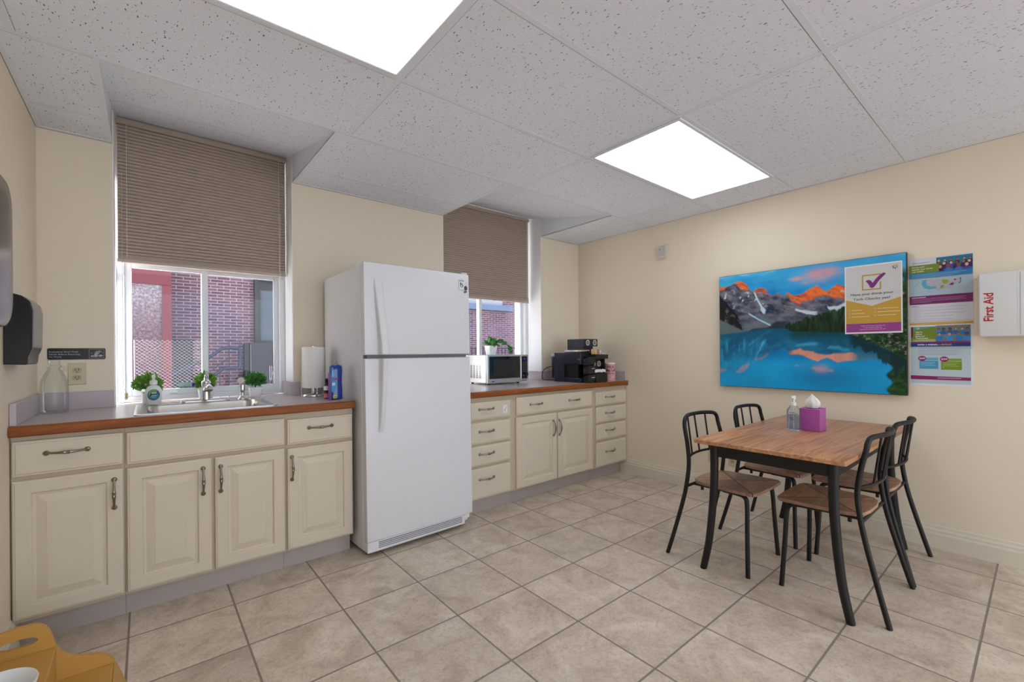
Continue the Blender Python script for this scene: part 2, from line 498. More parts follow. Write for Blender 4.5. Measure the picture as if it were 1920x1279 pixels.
# ceiling tees, and dark strips painting the shadow line beside them
bm = bmn(); gp = bmn()
GX = [-0.371, 0.848, 2.067, 3.286]; GY = [Y0 - 0.008, 1.768, 1.158, 0.548, -0.062, -0.672, -1.282, -1.892, -2.502, -3.112]
w = 0.012; g_ = .0022
for y in GY:
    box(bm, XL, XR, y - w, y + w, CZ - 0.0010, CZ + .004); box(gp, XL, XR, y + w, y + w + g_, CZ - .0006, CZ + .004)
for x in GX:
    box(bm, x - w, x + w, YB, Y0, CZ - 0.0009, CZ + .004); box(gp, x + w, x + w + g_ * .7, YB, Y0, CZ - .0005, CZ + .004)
for a, b in ((xs[0] + .1, xs[1]), (xs[2], xs[3]), (xs[4], xs[5] - .1)):
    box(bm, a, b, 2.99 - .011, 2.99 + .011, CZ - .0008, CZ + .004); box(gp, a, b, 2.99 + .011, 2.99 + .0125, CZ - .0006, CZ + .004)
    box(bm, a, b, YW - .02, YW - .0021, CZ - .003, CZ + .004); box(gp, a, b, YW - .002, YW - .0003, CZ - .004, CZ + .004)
for x, s in ((WINS[0][0], -1), (WINS[0][1], 1), (WINS[1][0], -1), (WINS[1][1], 1)):
    box(bm, min(x, x + s * .024), max(x, x + s * .024), Y0 + .02, YW - .021, CZ - .0015, CZ + .003)
for a, b in WINS:
    t = 0.6
    y, z = Y0 + (YE - Y0) * t, CZ + (ZE - CZ) * t
    k = (ZE - CZ) / (YE - Y0)
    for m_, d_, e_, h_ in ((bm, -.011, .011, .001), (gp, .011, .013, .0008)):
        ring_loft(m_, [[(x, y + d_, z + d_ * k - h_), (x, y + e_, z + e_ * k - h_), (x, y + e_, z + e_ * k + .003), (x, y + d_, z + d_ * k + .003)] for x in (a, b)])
struct('trim_2', bm, M['tee']); struct('trim_5', gp, M['shadow_line'])
bm = bmn(); gp = bmn()
box(bm, XR - .02, XR - .0021, YB, YW, CZ - .002, CZ + .004); box(bm, XL + .0021, XL + .02, YB, YW, CZ - .002, CZ + .004)
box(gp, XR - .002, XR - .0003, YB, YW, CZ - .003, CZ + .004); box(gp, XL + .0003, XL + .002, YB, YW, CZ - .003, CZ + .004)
struct('trim_3', bm, M['tee']); struct('trim_6', gp, M['shadow_line'])

# walls
bm = bmn(); box(bm, XR, XR + .15, YB - .1, 3.75, -0.1, 2.8); struct('wall_right', bm, M['wall'])
bm = bmn(); box(bm, XL - .15, XL, YB - .1, 3.75, -0.1, 2.8); struct('wall_left', bm, M['wall'])
bm = bmn()
for a, b in ((XL - .1, WINS[0][0]), (WINS[0][1], WINS[1][0]), (WINS[1][1], XR + .1)):
    box(bm, a, b, YW, 3.72, -0.1, 2.8)
for a, b in WINS:
    box(bm, a, b, YW, 3.72, -0.1, 0.87); box(bm, a, b, 3.50, 3.72, 2.64, 2.8)
struct('wall_back', bm, M['wall'])
# painted linings of the two window recesses
bm = bmn()
for a, b in WINS:
    box(bm, a, a + .004, YW + .001, 3.72, .87, 2.64); box(bm, b - .004, b, YW + .001, 3.72, .87, 2.64)
struct('trim_4', bm, M['reveal'])

# baseboards
def base_prof(t): return [(0, 0), (t, 0), (t, .085), (t * .72, .095), (t * .72, .108), (t * .4, .118), (t * .3, .132), (0, .138)]
bm = bmn(); prism(bm, [(XR - u, v) for u, v in base_prof(.016)], 'y', YB, 2.744); struct('baseboard_right', bm, M['trimw'])
bm = bmn(); prism(bm, [(XL + u, v) for u, v in base_prof(.016)], 'y', YB, 2.744); struct('baseboard_left', bm, M['trimw'])

# windows
def window(n, a, b, left_extra):
    zb, zt = 0.925, 2.64
    root = bpy.data.objects.new('window_%d' % n, None); C.objects.link(root); root['kind'] = 'structure'
    root.location = (a, YF, zb)
    a += .004; b -= .004
    bm = bmn()
    y0, y1 = YF - .012, YF + .05
    for s in ((a, a + .035, y0, y1, zb, zt), (b - .035, b, y0, y1, zb, zt), (a + .035, b - .035, y0, y1, zb, zb + .03), (a + .035, b - .035, y0, y1, zt - .03, zt)): box(bm, *s, bev=.003)
    obj('window_frame', bm, M['whitef'], root)
    mid = a + (b - a) * 0.475
    for k, (p, q, yy) in enumerate(((a + .034, mid + .018, YF + .004), (mid - .018, b - .034, YF + .026))):
        bm = bmn()
        sl = .034
        for s in ((p, p + sl), (q - sl, q)): box(bm, s[0], s[1], yy, yy + .02, zb + .03, zt - .03, bev=.003)
        box(bm, p + sl, q - sl, yy, yy + .02, zb + .03, zb + .068, bev=.003); box(bm, p + sl, q - sl, yy, yy + .02, 1.735, 1.775, bev=.003)
        box(bm, p + sl, q - sl, yy, yy + .02, zt - .07, zt - .03, bev=.003)
        sash = obj('sash', bm, M['whitef'], root)
        bm = bmn(); box(bm, p + sl, q - sl, yy + .008, yy + .012, zb + .068, zt - .07)
        obj('glass_pane', bm, M['glass'], sash)
    if n == 1:
        bm = bmn(); box(bm, .115, .15, YF - .008, YF + .004, .962, .975, bev=.002); tube(bm, [(.12, YF - .01, .968), (.12, YF - .028, .972), (.15, YF - .03, .972)], .004, 8)
        obj('latch', bm, M['whitef'], root)
    return root
window(1, *WINS[0], 0); window(2, *WINS[1], 0)

# ================================================================== SHADES
def pleated_shade(a, b, y, zt, zb, label, cordside):
    root = thing('pleated_blind', label, 'blind', (a, y, zb), 'pleated shades in the window recesses')
    bm = bmn(); box(bm, a, b, y - .022, y + .022, zt - .034, zt, bev=.003); box(bm, a, b, y - .026, y - .02, zt - .03, zt - .012)
    obj('headrail', bm, M['shader'], root)
    bm = bmn()
    z0, z1 = zb + .046, zt - .033
    n = int((z1 - z0) / .0198); ph = (z1 - z0) / n
    pts = []
    for i in range(n):
        for t_ in (0, .12, .3, .5, .7, .88):
            pts.append((y - .0115 * math.sin(PI * t_) ** .7 + .001, z1 - (i + t_) * ph))
    pts.append((y + .001, z0)); pts += [(y + .009, z0), (y + .009, z1)]
    prism(bm, list(reversed(pts)), 'x', a + .004, b - .004)
    obj('pleated_fabric', bm, M['shade'], root)
    bm = bmn()
    for i in range(7): box(bm, a + .004, b - .004, y - .014 + (.002 if i % 2 else 0), y + .010, zb + .020 + i * .0036, zb + .0232 + i * .0036)
    obj('gathered_pleats', bm, M['shade'], root)
    bm = bmn(); box(bm, a + .002, b - .002, y - .016, y + .014, zb, zb + .020, bev=.004); obj('bottom_rail', bm, M['shader'], root)
    for cx in ((a + .045, b - .045) if cordside else (b - .03,)):
        bm = bmn(); tube(bm, [(cx, y - .018, zt - .034), (cx, y - .019, zb + .03)], .0011, 6); obj('cord', bm, M['paper'], root)
    return root
s1 = pleated_shade(-.128, .770, 3.455, 2.594, 1.752, 'taupe pleated shade half lowered over the sink window', True)
s2 = pleated_shade(1.980, 3.082, 3.455, 2.590, 1.712, 'taupe pleated shade behind the white refrigerator and microwave', False)
bm = bmn()
tube(bm, smooth_path([(-.105, 3.437, 2.3), (-.105, 3.435, 1.6), (-.105, 3.43, 1.1), (-.092, 3.43, .985)]), .0012, 6)
lathe(bm, [(.001, .990), (.008, .985), (.010, .975), (.006, .966), (.010, .957), (.006, .948), (.001, .945)], -.092, 3.43, 12)
obj('pull_cord', bm, M['ivory'], s1)
bm = bmn()
tube(bm, smooth_path([(.735, 3.437, 2.2), (.73, 3.436, 1.78), (.742, 3.435, 1.55), (.725, 3.43, 1.25), (.66, 3.42, 1.02), (.657, 3.41, .955), (.69, 3.40, .934), (.735, 3.39, .9335)]), .0012, 6)
obj('pull_cord', bm, M['paper'], s1)

# ================================================================== CEILING LIGHTS
def troffer(x0, y0, label, lens='lens'):
    x1, y1 = x0 + 1.219, y0 + .61
    root = thing('ceiling_light', label, 'ceiling light', ((x0 + x1) / 2, (y0 + y1) / 2, CZ), 'recessed fluorescent panels')
    bm = bmn(); i, t = .012, .031
    for s in ((x0 + i, x1 - i, y0 + i, y0 + t), (x0 + i, x1 - i, y1 - t, y1 - i), (x0 + i, x0 + t, y0 + t, y1 - t), (x1 - t, x1 - i, y0 + t, y1 - t)):
        box(bm, *s, CZ - .009, CZ - .0005, bev=.002)
    obj('frame', bm, M['tee'], root)
    bm = bmn(); box(bm, x0 + t, x1 - t, y0 + t, y1 - t, CZ - .005, CZ - .0008); obj('diffuser', bm, M[lens], root)
    return root
troffer(-.371, 1.158, 'lit fluorescent panel at the top edge, nearer the sink', 'lens_dim')
troffer(2.067, 1.158, 'lit fluorescent panel above and between refrigerator and table', 'lens_bright')
troffer(-.371, -1.282, 'added unseen fluorescent panel behind the camera, left, to balance the light', 'lens_dim'); troffer(2.067, -1.282, 'added unseen fluorescent panel behind the camera, right, to balance the light'); troffer(2.067, -3.112, 'added unseen fluorescent panel farthest behind the camera, right, to balance the light')  # panels out of view, added to balance the room light

# ================================================================== CABINETS
YD = 2.67           # faces of doors and drawers
def pull(p0, p1, parent):
    """bow pull between two screw points on the face plane, bowing to -y"""
    a, b = Vector(p0), Vector(p1); d = (b - a)
    bm = bmn(); out = Vector((0, -1, 0))
    pts, rad = [], []
    for i in range(15):
        t = i / 14
        bow = .026 * math.sin(PI * t) ** .7
        pts.append(a + d * t + out * (bow + .004)); rad.append(.0042 + .0024 * math.sin(PI * t) ** 4 + (.002 if i in (0, 14) else 0))
    tube(bm, pts, rad, 8)
    n = d.normalized()
    for q in (a, b):
        rings = []
        for r, h in ((.0001, 0), (.0105, 0), (.0105, .004), (.007, .008), (.0001, .009)):
            rings.append([tuple(q + out * h + Vector((math.cos(2 * PI * k / 12) * r, 0, math.sin(2 * PI * k / 12) * r))) for k in range(12)])
        ring_loft(bm, rings)
    mid = a + d * .5 + out * .03
    rings = []
    for s, r in ((-.012, .004), (-.008, .0085), (0, .0065), (.008, .0085), (.012, .004)):
        u = n; v = Vector((0, 1, 0)); w_ = u.cross(v)
        rings.append([tuple(mid + u * s + (v * math.cos(2 * PI * k / 10) + w_ * math.sin(2 * PI * k / 10)) * r) for k in range(10)])
    ring_loft(bm, rings)
    return obj('handle', bm, M['pull'], parent, smooth=50)

def hpull(cx, cz, parent, L=.125): return pull((cx - L / 2, YD, cz), (cx + L / 2, YD, cz), parent)
def vpull(cx, cz, parent, L=.125): return pull((cx, YD, cz - L / 2), (cx, YD, cz + L / 2), parent)

def door(x0, x1, z0, z1, parent):
    bm = bmn(); f = .058
    panel_loops(bm, x0, x1, z0, z1, [(0, YD + .02), (0, YD + .007), (.003, YD + .003), (.008, YD + .002), (.010, YD), (f - .006, YD), (f - .003, YD + .002), (f, YD + .009),
                                      (f + .010, YD + .010), (f + .040, YD + .0015), (f + .042, YD + .0005), (f + .046, YD + .0005)])
    return obj('door', bm, M['cab'], parent)
def drawer(x0, x1, z0, z1, parent, name='drawer'):
    bm = bmn()
    panel_loops(bm, x0, x1, z0, z1, [(0, YD + .02), (0, YD + .008), (.003, YD + .004), (.010, YD + .003), (.013, YD), (.02, YD)])
    return obj(name, bm, M['cab'], parent)

def carcass(x0, x1, ztop, openings, parent):
    bm = bmn(); y0, y1 = YD + .0205, 3.285
    zb = .112
    box(bm, x0, x0 + .016, y0 + .018, y1, zb, ztop); box(bm, x1 - .016, x1, y0 + .018, y1, zb, ztop)
    box(bm, x0 + .016, x1 - .016, y0 + .018, y1, zb, zb + .016); box(bm, x0 + .016, x1 - .016, y1 - .008, y1, zb + .016, ztop)
    box(bm, x0, x1, y0, y0 + .018, zb, ztop)
    obj('carcass', bm, M['cabin'], parent)
    bm = bmn(); box(bm, x0, x1, 2.748, 2.764, 0.0, .112); obj('toe_kick', bm, M['toe'], parent)

GC = 'cream base cabinets along the window wall'
# left run
zT = .8765
A = thing('base_cabinet', 'cream single-door base cabinet against the left wall', 'cabinet', (-.25, 2.9, 0), GC)
carcass(-.428, -.0795, zT, None, A)
d = drawer(-.424, -.084, .712, .858, A); hpull(-.262, .800, d)
d = door(-.424, -.084, .128, .695, A); vpull(-.114, .587, d)
B = thing('base_cabinet', 'cream two-door sink cabinet with plain false front', 'cabinet', (.25, 2.9, 0), GC)
carcass(-.0785, .5895, zT, None, B)
drawer(-.072, .583, .706, .853, B, 'false_front')
d = door(-.072, .249, .126, .690, B); vpull(.214, .580, d)
d = door(.263, .583, .124, .688, B); vpull(.287, .578, d)
Cc = thing('base_cabinet', 'cream single-door base cabinet beside the refrigerator', 'cabinet', (.77, 2.9, 0), GC)
carcass(.5905, .9620, zT, None, Cc)
d = drawer(.597, .957, .700, .842, Cc); hpull(.772, .787, d)
d = door(.597, .957, .122, .682, Cc); vpull(.619, .573, d)
# right run
zT = .8690
D = thing('base_cabinet', 'cream four-drawer cabinet next to the refrigerator', 'cabinet', (2.0, 2.9, 0), GC)
carcass(1.800, 2.2345, zT, None, D)
RW = [(.706, .836), (.528, .684), (.368, .512), (.124, .348)]
for z0, z1 in RW:
    d = drawer(1.806, 2.190, z0, z1, D); hpull(1.957, (z0 + z1) / 2 + (.012 if z1 > .4 else .03), d, .13)
E_ = thing('base_cabinet', 'cream wide cabinet with one drawer over two doors', 'cabinet', (2.7, 2.9, 0), GC)
carcass(2.2355, 3.1905, zT, None, E_)
d = drawer(2.255, 3.168, .702, .846, E_); hpull(2.464, .780, d, .13); hpull(2.922, .780, d, .13)
d = door(2.250, 2.706, .122, .686, E_); vpull(2.660, .560, d)
d = door(2.716, 3.172, .122, .684, E_); vpull(2.730, .558, d)
G = thing('base_cabinet', 'cream four-drawer cabinet at the far right wall', 'cabinet', (3.45, 2.9, 0), GC)
carcass(3.1915, 3.687, zT, None, G)
for z0, z1 in [(.700, .822), (.536, .682), (.374, .518), (.124, .350)]:
    d = drawer(3.222, 3.682, z0, z1, G); hpull(3.425, (z0 + z1) / 2 + (.012 if z1 > .4 else .02), d, .13)
# sticker on the top left drawer
ik = Ink((2.112, YD - .0012, .800), (1, 0, 0), (0, 0, 1))
ik.rect(0, 0, .045, .062, (232, 228, 226), 0); ik.rect(.003, .003, .042, .059, (214, 208, 208), 1); ik.rect(.005, .005, .040, .057, (235, 232, 230), 2)
ik.poly([(.012, .03), (.02, .044), (.034, .012), (.036, .014), (.021, .05), (.01, .032)], (80, 80, 84), 3)
tag(ik.build('drawer_sticker', M['print'], None), 'small white label stuck on a cream drawer beside the refrigerator', 'sticker')

# ================================================================== COUNTERTOPS
def counter(name, label, x0, x1, zt, win, hole, loc):
    root = thing(name, label, 'countertop', loc)
    z0, yf = zt - .042, 2.672
    bm = bmn()
    if hole:
        hx0, hx1, hy0, hy1 = hole
        for s in ((x0, x1, yf, hy0), (x0, hx0, hy0, hy1), (hx1, x1, hy0, hy1), (x0, x1, hy1, YW - .001)): box(bm, *s, z0, zt)
    else: box(bm, x0, x1, yf, YW - .001, z0, zt)
    box(bm, win[0] + .006, win[1] - .006, YW - .001, YF - .014, z0, zt)
    obj('laminate_top', bm, M['lam'], root)
    bm = bmn()
    prism(bm, [(2.672, z0 - .002), (2.656, z0 - .002), (2.651, z0 + .004), (2.650, zt - .008), (2.655, zt - .001), (2.672, zt)], 'x', x0, x1)
    obj('wood_edge', bm, M['edge'], root)
    return root
bs_h = .092
zl = .922
K1 = counter('countertop', 'left mauve laminate countertop with oak edge and sink cut-out', XL + .002, .968, zl, WINS[0], (-.03, .545, 2.725, 3.235), (.25, 2.9, zl - .04))
bm = bmn(); box(bm, XL + .001, XL + .020, 2.675, YW - .001, zl, zl + bs_h, bev=.002); obj('backsplash', bm, M['lam'], K1)
bm = bmn(); box(bm, XL + .0205, WINS[0][0], YW - .020, YW - .001, zl, zl + bs_h, bev=.002); obj('backsplash', bm, M['lam'], K1)
bm = bmn(); box(bm, WINS[0][1] - .022, .968, YW - .020, YW - .001, zl, zl + bs_h, bev=.002); box(bm, WINS[0][1] - .022, WINS[0][1] - .005, YW - .001, YF - .014, zl, zl + bs_h, bev=.002)
obj('backsplash', bm, M['lam'], K1)
zr = .915
K2 = counter('countertop', 'right mauve laminate countertop with oak edge under the microwave', 1.800, XR - .002, zr, WINS[1], None, (2.7, 2.9, zr - .04))
bm = bmn(); box(bm, WINS[1][1] - .005, XR - .022, YW - .020, YW - .001, zr, zr + bs_h, bev=.002); box(bm, WINS[1][1] - .022, WINS[1][1] - .005, YW - .02, YF - .014, zr, zr + bs_h, bev=.002)
obj('backsplash', bm, M['lam'], K2)
bm = bmn(); box(bm, XR - .021, XR - .002, 2.675, YW - .001, zr, zr + bs_h, bev=.002); obj('backsplash', bm, M['lam'], K2)

# ================================================================== SINK
sx, sy = .2575, 2.980
S = thing('kitchen_sink', 'stainless steel drop-in sink under the left window', 'sink', (sx, sy, zl))
def rr(hx, hy, r, z, oy=0): return [(x, y, z) for x, y in rrect(sx, sy + oy, hx, hy, r, 6)]
bm = bmn()
ring_loft(bm, [rr(.305, .275, .03, zl + .0005), rr(.305, .275, .03, zl + .004), rr(.298, .268, .03, zl + .007), rr(.284, .254, .03, zl + .005), rr(.262, .205, .06, zl + .005, -.028), rr(.256, .199, .06, zl - .004, -.028),
               rr(.245, .190, .06, zl - .10, -.028), rr(.225, .172, .06, zl - .155, -.028), rr(.19, .14, .05, zl - .165, -.028)], close_ends=False)
bmesh.ops.holes_fill(bm, edges=[e for e in bm.edges if e.is_boundary and e.verts[0].co.z < zl - .1])
ob = obj('basin', bm, M['steel'], S, smooth=45)
bm = bmn(); lathe(bm, [(.001, zl - .1645), (.036, zl - .1645), (.036, zl - .160), (.028, zl - .161), (.001, zl - .163)], sx, sy - .03, 20); obj('drain', bm, M['chrome'], S, smooth=40)

fx, fy, fz = .275, 3.205, zl + .0055
Fa = thing('kitchen_faucet', 'chrome single-lever faucet on the sink deck', 'faucet', (fx, fy, fz))
bm = bmn()
ring_loft(bm, [[(x, y, fz) for x, y in rrect(fx, fy, .125, .028, .0275, 8)], [(x, y, fz + .009) for x, y in rrect(fx, fy, .123, .026, .0255, 8)], [(x, y, fz + .016) for x, y in rrect(fx, fy, .095, .020, .0195, 8)]])
obj('deck_plate', bm, M['chrome'], Fa, smooth=50)
bm = bmn()
lathe(bm, [(.024, fz + .012), (.023, fz + .03), (.021, fz + .075), (.024, fz + .10), (.0235, fz + .118), (.015, fz + .126), (.001, fz + .128)], fx, fy, 20)
tube(bm, smooth_path([(fx, fy, fz + .07), (fx, fy - .05, fz + .085), (fx, fy - .11, fz + .098), (fx, fy - .165, fz + .092), (fx, fy - .18, fz + .075)]), [.0185] * 12 + [.016] * 13, 14)
obj('spout', bm, M['chrome'], Fa, smooth=50)
bm = bmn(); tube(bm, smooth_path([(fx, fy, fz + .122), (fx + .002, fy + .012, fz + .140), (fx + .002, fy - .005, fz + .160), (fx, fy - .05, fz + .172)]), [.013] * 6 + [.011] * 6 + [.009] * 7, 12); obj('lever', bm, M['chrome'], Fa, smooth=50)
px, py_ = .462, 3.205
Sp = thing('side_sprayer', 'chrome side sprayer right of the faucet', 'sprayer', (px, py_, fz))
bm = bmn(); lathe(bm, [(.027, fz), (.026, fz + .006), (.019, fz + .012), (.014, fz + .022), (.001, fz + .023)], px, py_, 18); obj('base_ring', bm, M['chrome'], Sp, smooth=50)
bm = bmn()
tube(bm, smooth_path([(px, py_, fz + .02), (px, py_, fz + .06), (px, py_, fz + .095), (px - .003, py_ - .010, fz + .115)]), [.013] * 5 + [.016] * 6 + [.016] * 8, 12)
tube(bm, [(px - .002, py_ + .005, fz + .113), (px - .012, py_ - .030, fz + .118)], [.017, .019], 14)
obj('spray_head', bm, M['chrome'], Sp, smooth=50)

# ================================================================== COUNTER ITEMS, LEFT
jx, jy = -.352, 3.135
J = thing('glass_jug', 'empty clear glass jug in the left counter corner', 'jug', (jx, jy, zl))
bm = bmn()
prof = [(.001, zl + .001), (.042, zl + .001), (.050, zl + .006), (.0515, zl + .05), (.0515, zl + .13), (.047, zl + .165), (.033, zl + .200), (.023, zl + .218), (.022, zl + .226), (.027, zl + .229), (.027, zl + .236), (.0215, zl + .239), (.0215, zl + .258), (.0235, zl + .261)]
lathe(bm, prof, jx, jy, 32, close=False); obj('bottle_body', bm, M['clear'], J, smooth=60)
bm = bmn(); tube(bm, smooth_path([(jx + .024, jy, zl + .232), (jx + .036, jy, zl + .228), (jx + .036, jy, zl + .212), (jx + .027, jy, zl + .208)]), .0045, 10); obj('finger_ring', bm, M['clear'], J, smooth=60)

def ellip(cx, cy, rx, ry, z, n=24): return [(cx + rx * math.cos(2 * PI * k / n), cy + ry * math.sin(2 * PI * k / n), z) for k in range(n)]
ox, oy = .031, 3.185
zs = zl + .0075
So = thing('soap_dispenser', 'white pump soap bottle with blue-green label beside the sink', 'soap bottle', (ox, oy, zs))
bm = bmn(); ring_loft(bm, [ellip(ox, oy, rx, rx * .62, zs + z) for rx, z in ((.024, 0), (.030, .004), (.036, .03), (.0385, .055), (.036, .08), (.026, .10), (.014, .108), (.012, .114))])
obj('bottle_body', bm, mat('soap_white', (232, 236, 236), rough=.25, spec=.5), So, smooth=50)
bm = bmn()
lathe(bm, [(.017, zs + .112), (.017, zs + .130), (.012, zs + .136), (.006, zs + .139), (.006, zs + .152), (.001, zs + .152)], ox, oy, 18)
tube(bm, [(ox, oy, zs + .156), (ox, oy - .010, zs + .157), (ox - .002, oy - .036, zs + .152)], [.010, .0085, .006], 10)
obj('pump', bm, M['white'], So, smooth=50)
ik = Ink((ox, oy - .0245, zs + .056), (1, 0, 0), (0, 0, 1))
ik.disc(0, 0, .027, (36, 98, 116), 1, .031, 24); ik.disc(.002, .008, .021, (60, 128, 140), 2, .017); ik.poly([(-.024, .004), (-.018, -.020), (-.004, -.029), (.010, -.027), (.016, -.016), (-.004, -.010), (-.014, .006)], (122, 160, 76), 2)
ik.rect(-.012, -.016, .014, -.004, (28, 52, 84), 3); ik.rect(-.010, -.013, .012, -.008, (225, 232, 236), 4)
ik.rect(-.012, .004, .012, .007, (190, 215, 218), 4); ik.rect(-.010, .012, .010, .014, (170, 205, 205), 4)
ik.build('label', M['print'], So)

def leaf_blob(bm, cx, cy, cz, rx, ry, rz, n, size, seed, droop=0):
    rnd = random.Random(seed)
    for i in range(n):
        a = rnd.uniform(0, 2 * PI); t = rnd.uniform(-.55, 1) ; rr_ = rnd.uniform(.55, 1)
        e = math.asin(max(-1, min(1, t)))
        d = Vector((math.cos(a) * math.cos(e), math.sin(a) * math.cos(e), math.sin(e)))
        p = Vector((cx + d.x * rx * rr_, cy + d.y * ry * rr_, cz + d.z * rz * rr_))
        dirv = (d + Vector((rnd.uniform(-.6, .6), rnd.uniform(-.6, .6), rnd.uniform(-.2, .6) - droop))).normalized()
        side = dirv.cross(Vector((rnd.uniform(-1, 1), rnd.uniform(-1, 1), rnd.uniform(-1, 1)))).normalized()
        up = side.cross(dirv) * size * .18
        L_ = size * rnd.uniform(.7, 1.25); w_ = L_ * .34
        b = p - dirv * L_ * .5
        v = [bm.verts.new(q) for q in (b, p - side * w_ + up, p + side * w_ + up, p + dirv * L_ * .5, p)]
        bm.faces.new((v[0], v[1], v[4])); bm.faces.new((v[0], v[4], v[2])); bm.faces.new((v[1], v[3], v[4])); bm.faces.new((v[4], v[3], v[2]))

def stems(bm, cx, cy, z0, z1, rx, n, seed):
    rnd = random.Random(seed)
    for i in range(n):
        a = rnd.uniform(0, 2 * PI); r = rnd.uniform(.3, 1) * rx
        tube(bm, smooth_path([(cx, cy, z0), (cx + r * .3 * math.cos(a), cy + r * .3 * math.sin(a), (z0 + z1) / 2), (cx + r * math.cos(a), cy + r * math.sin(a), z1)], 3), .0013, 5)

def pot_plant(cx, cy, z, rt, rb, hp, label, crown, n, size, m, seed, square=True):
    P_ = thing('potted_plant', label, 'plant', (cx, cy, z), 'small plants in white pots')
    bm = bmn()
    def ringp(r, zz): return [(x, y, zz) for x, y in rrect(cx, cy, r, r, r * (.3 if square else .98), 5)]
    ring_loft(bm, [ringp(rb, z), ringp(rb + .001, z + .002), ringp(rt, z + hp), ringp(rt - .004, z + hp), ringp(rt - .006, z + hp - .008)])
    obj('pot', bm, M['pot'], P_, smooth=40)
    bm = bmn(); (rx, ry, rz, dz) = crown
    leaf_blob(bm, cx, cy, z + hp + dz, rx, ry, rz, n, size, seed); stems(bm, cx, cy, z + hp - .008, z + hp + dz + rz * .4, rx * .8, 14, seed)
    obj('foliage', bm, m, P_)
    return P_
zw = zl + .0005
pot_plant(.006, 3.372, zw, .030, .024, .066, 'leafy plant in white pot behind the soap bottle', (.068, .055, .064, .044), 300, .034, M['leaf'], 1, False)
pot_plant(.290, 3.402, zw, .040, .031, .064, 'leafy plant in white pot behind the faucet', (.056, .05, .062, .046), 240, .031, M['leaf'], 2)
pot_plant(.566, 3.402, zw, .040, .030, .062, 'dense green plant in white pot right of the sprayer', (.066, .056, .056, .042), 400, .029, M['leafd'], 3)
# two plants use the lighter leaf green, the third the darker one

tx, ty = .858, 3.115
TH = thing('paper_towel_holder', 'chrome paper towel stand on the left counter', 'paper towel holder', (tx, ty, zl))
bm = bmn(); lathe(bm, [(.001, zl + .001), (.074, zl + .001), (.076, zl + .006), (.074, zl + .014), (.066, zl + .020), (.001, zl + .022)], tx, ty, 32); obj('base', bm, M['chrome'], TH, smooth=40)
bm = bmn(); tube(bm, [(tx, ty, zl + .02), (tx, ty, zl + .335)], .008, 12); obj('rod', bm, M['chrome'], TH, smooth=40)
bm = bmn(); tube(bm, smooth_path([(tx - .074, ty - .01, zl + .012), (tx - .078, ty - .01, zl + .05), (tx - .078, ty - .01, zl + .19)]), .003, 8); obj('tension_arm', bm, M['chrome'], TH, smooth=40)
for dxx in (-.014, .018):
    bm = bmn(); tube(bm, [(tx + dxx, ty - .02, zl + .018), (tx + dxx, ty - .02, zl + .058)], .004, 8); obj('support', bm, M['chrome'], TH, smooth=40)
bm = bmn(); z0 = zl + .0585
lathe(bm, [(.021, z0), (.066, z0), (.069, z0 + .003), (.070, z0 + .267), (.067, z0 + .270), (.021, z0 + .270), (.019, z0 + .26), (.019, z0 + .01), (.021, z0)], tx, ty, 40, close=False)
tag(obj('paper_towel_roll', bm, M['paper'], None, smooth=40, at=(tx, ty, z0)), 'white paper towel roll standing on the chrome stand', 'paper towels')

# blue dish soap bottle
bx, by = .906, 2.815
BB = thing('dish_soap_bottle', 'tall blue dish soap bottle beside the refrigerator', 'bottle', (bx, by, zl))
bm = bmn()
ring_loft(bm, [[(x, y, zl + z) for x, y in rrect(bx, by, hx, hy, hy * .7, 5)] for hx, hy, z in ((.030, .02, .001), (.036, .026, .006), (.037, .027, .05), (.0345, .025, .11), (.037, .027, .18), (.035, .025, .207), (.020, .018, .214))])
obj('bottle_body', bm, mat('blue_liquid', (20, 62, 150), rough=.12, spec=.6, coat=.3), BB, smooth=45)
bm = bmn(); lathe(bm, [(.021, zl + .212), (.021, zl + .222), (.016, zl + .226), (.016, zl + .240), (.001, zl + .241)], bx - .008, by, 18); obj('cap', bm, mat('grey_cap', (150, 148, 150), rough=.4), BB, smooth=40)
ik = Ink((bx - .037, by - .0285, zl + .20), (1, 0, 0), (0, 0, 1))
ik.poly([(.004, .0), (.002, .10), (.004, .15), (.016, .158), (.028, .13), (.031, .10), (.026, .07), (.016, .03), (.012, .0)], (58, 150, 206), 1)
ik.poly([(.006, .012), (.004, .06), (.018, .058), (.014, .03)], (120, 196, 228), 2)
ik.rect(.002, .058, .027, .080, (70, 130, 190), 2); ik.text('Dawn', .003, .076, .012, (196, 44, 60), 3, bold=.02); ik.rect(.006, .094, .024, .112, (200, 226, 240), 2)
ik.rect(.012, .172, .032, .190, (226, 214, 50), 2); ik.rect(.017, .178, .027, .184, (60, 56, 40), 3)
ik.build('label', M['print'], BB)
ux, uy = .866, 2.80
bm = bmn(); ring_loft(bm, [[(x, y, zl + z) for x, y in rrect(ux, uy, hx, hy, hx * .7, 4)] for hx, hy, z in ((.0055, .016, .001), (.0065, .018, .004), (.0065, .018, .10), (.0055, .014, .165), (.003, .006, .17))])
tag(obj('scrub_brush', bm, mat('purple_plastic', (112, 76, 158), rough=.35), None, smooth=40, at=(ux, uy, zl)), 'slim purple brush handle leaning upright left of the blue bottle', 'brush')
nx, ny = .872, 2.885
NB = thing('small_bottle', 'small black-capped bottle with pink band near the refrigerator', 'bottle', (nx, ny, zl))
bm = bmn(); lathe(bm, [(.001, zl + .001), (.015, zl + .001), (.016, zl + .006), (.016, zl + .085), (.010, zl + .095), (.009, zl + .098)], nx, ny, 18); obj('bottle_body', bm, mat('dark_bottle', (40, 36, 40), rough=.3), NB, smooth=40)
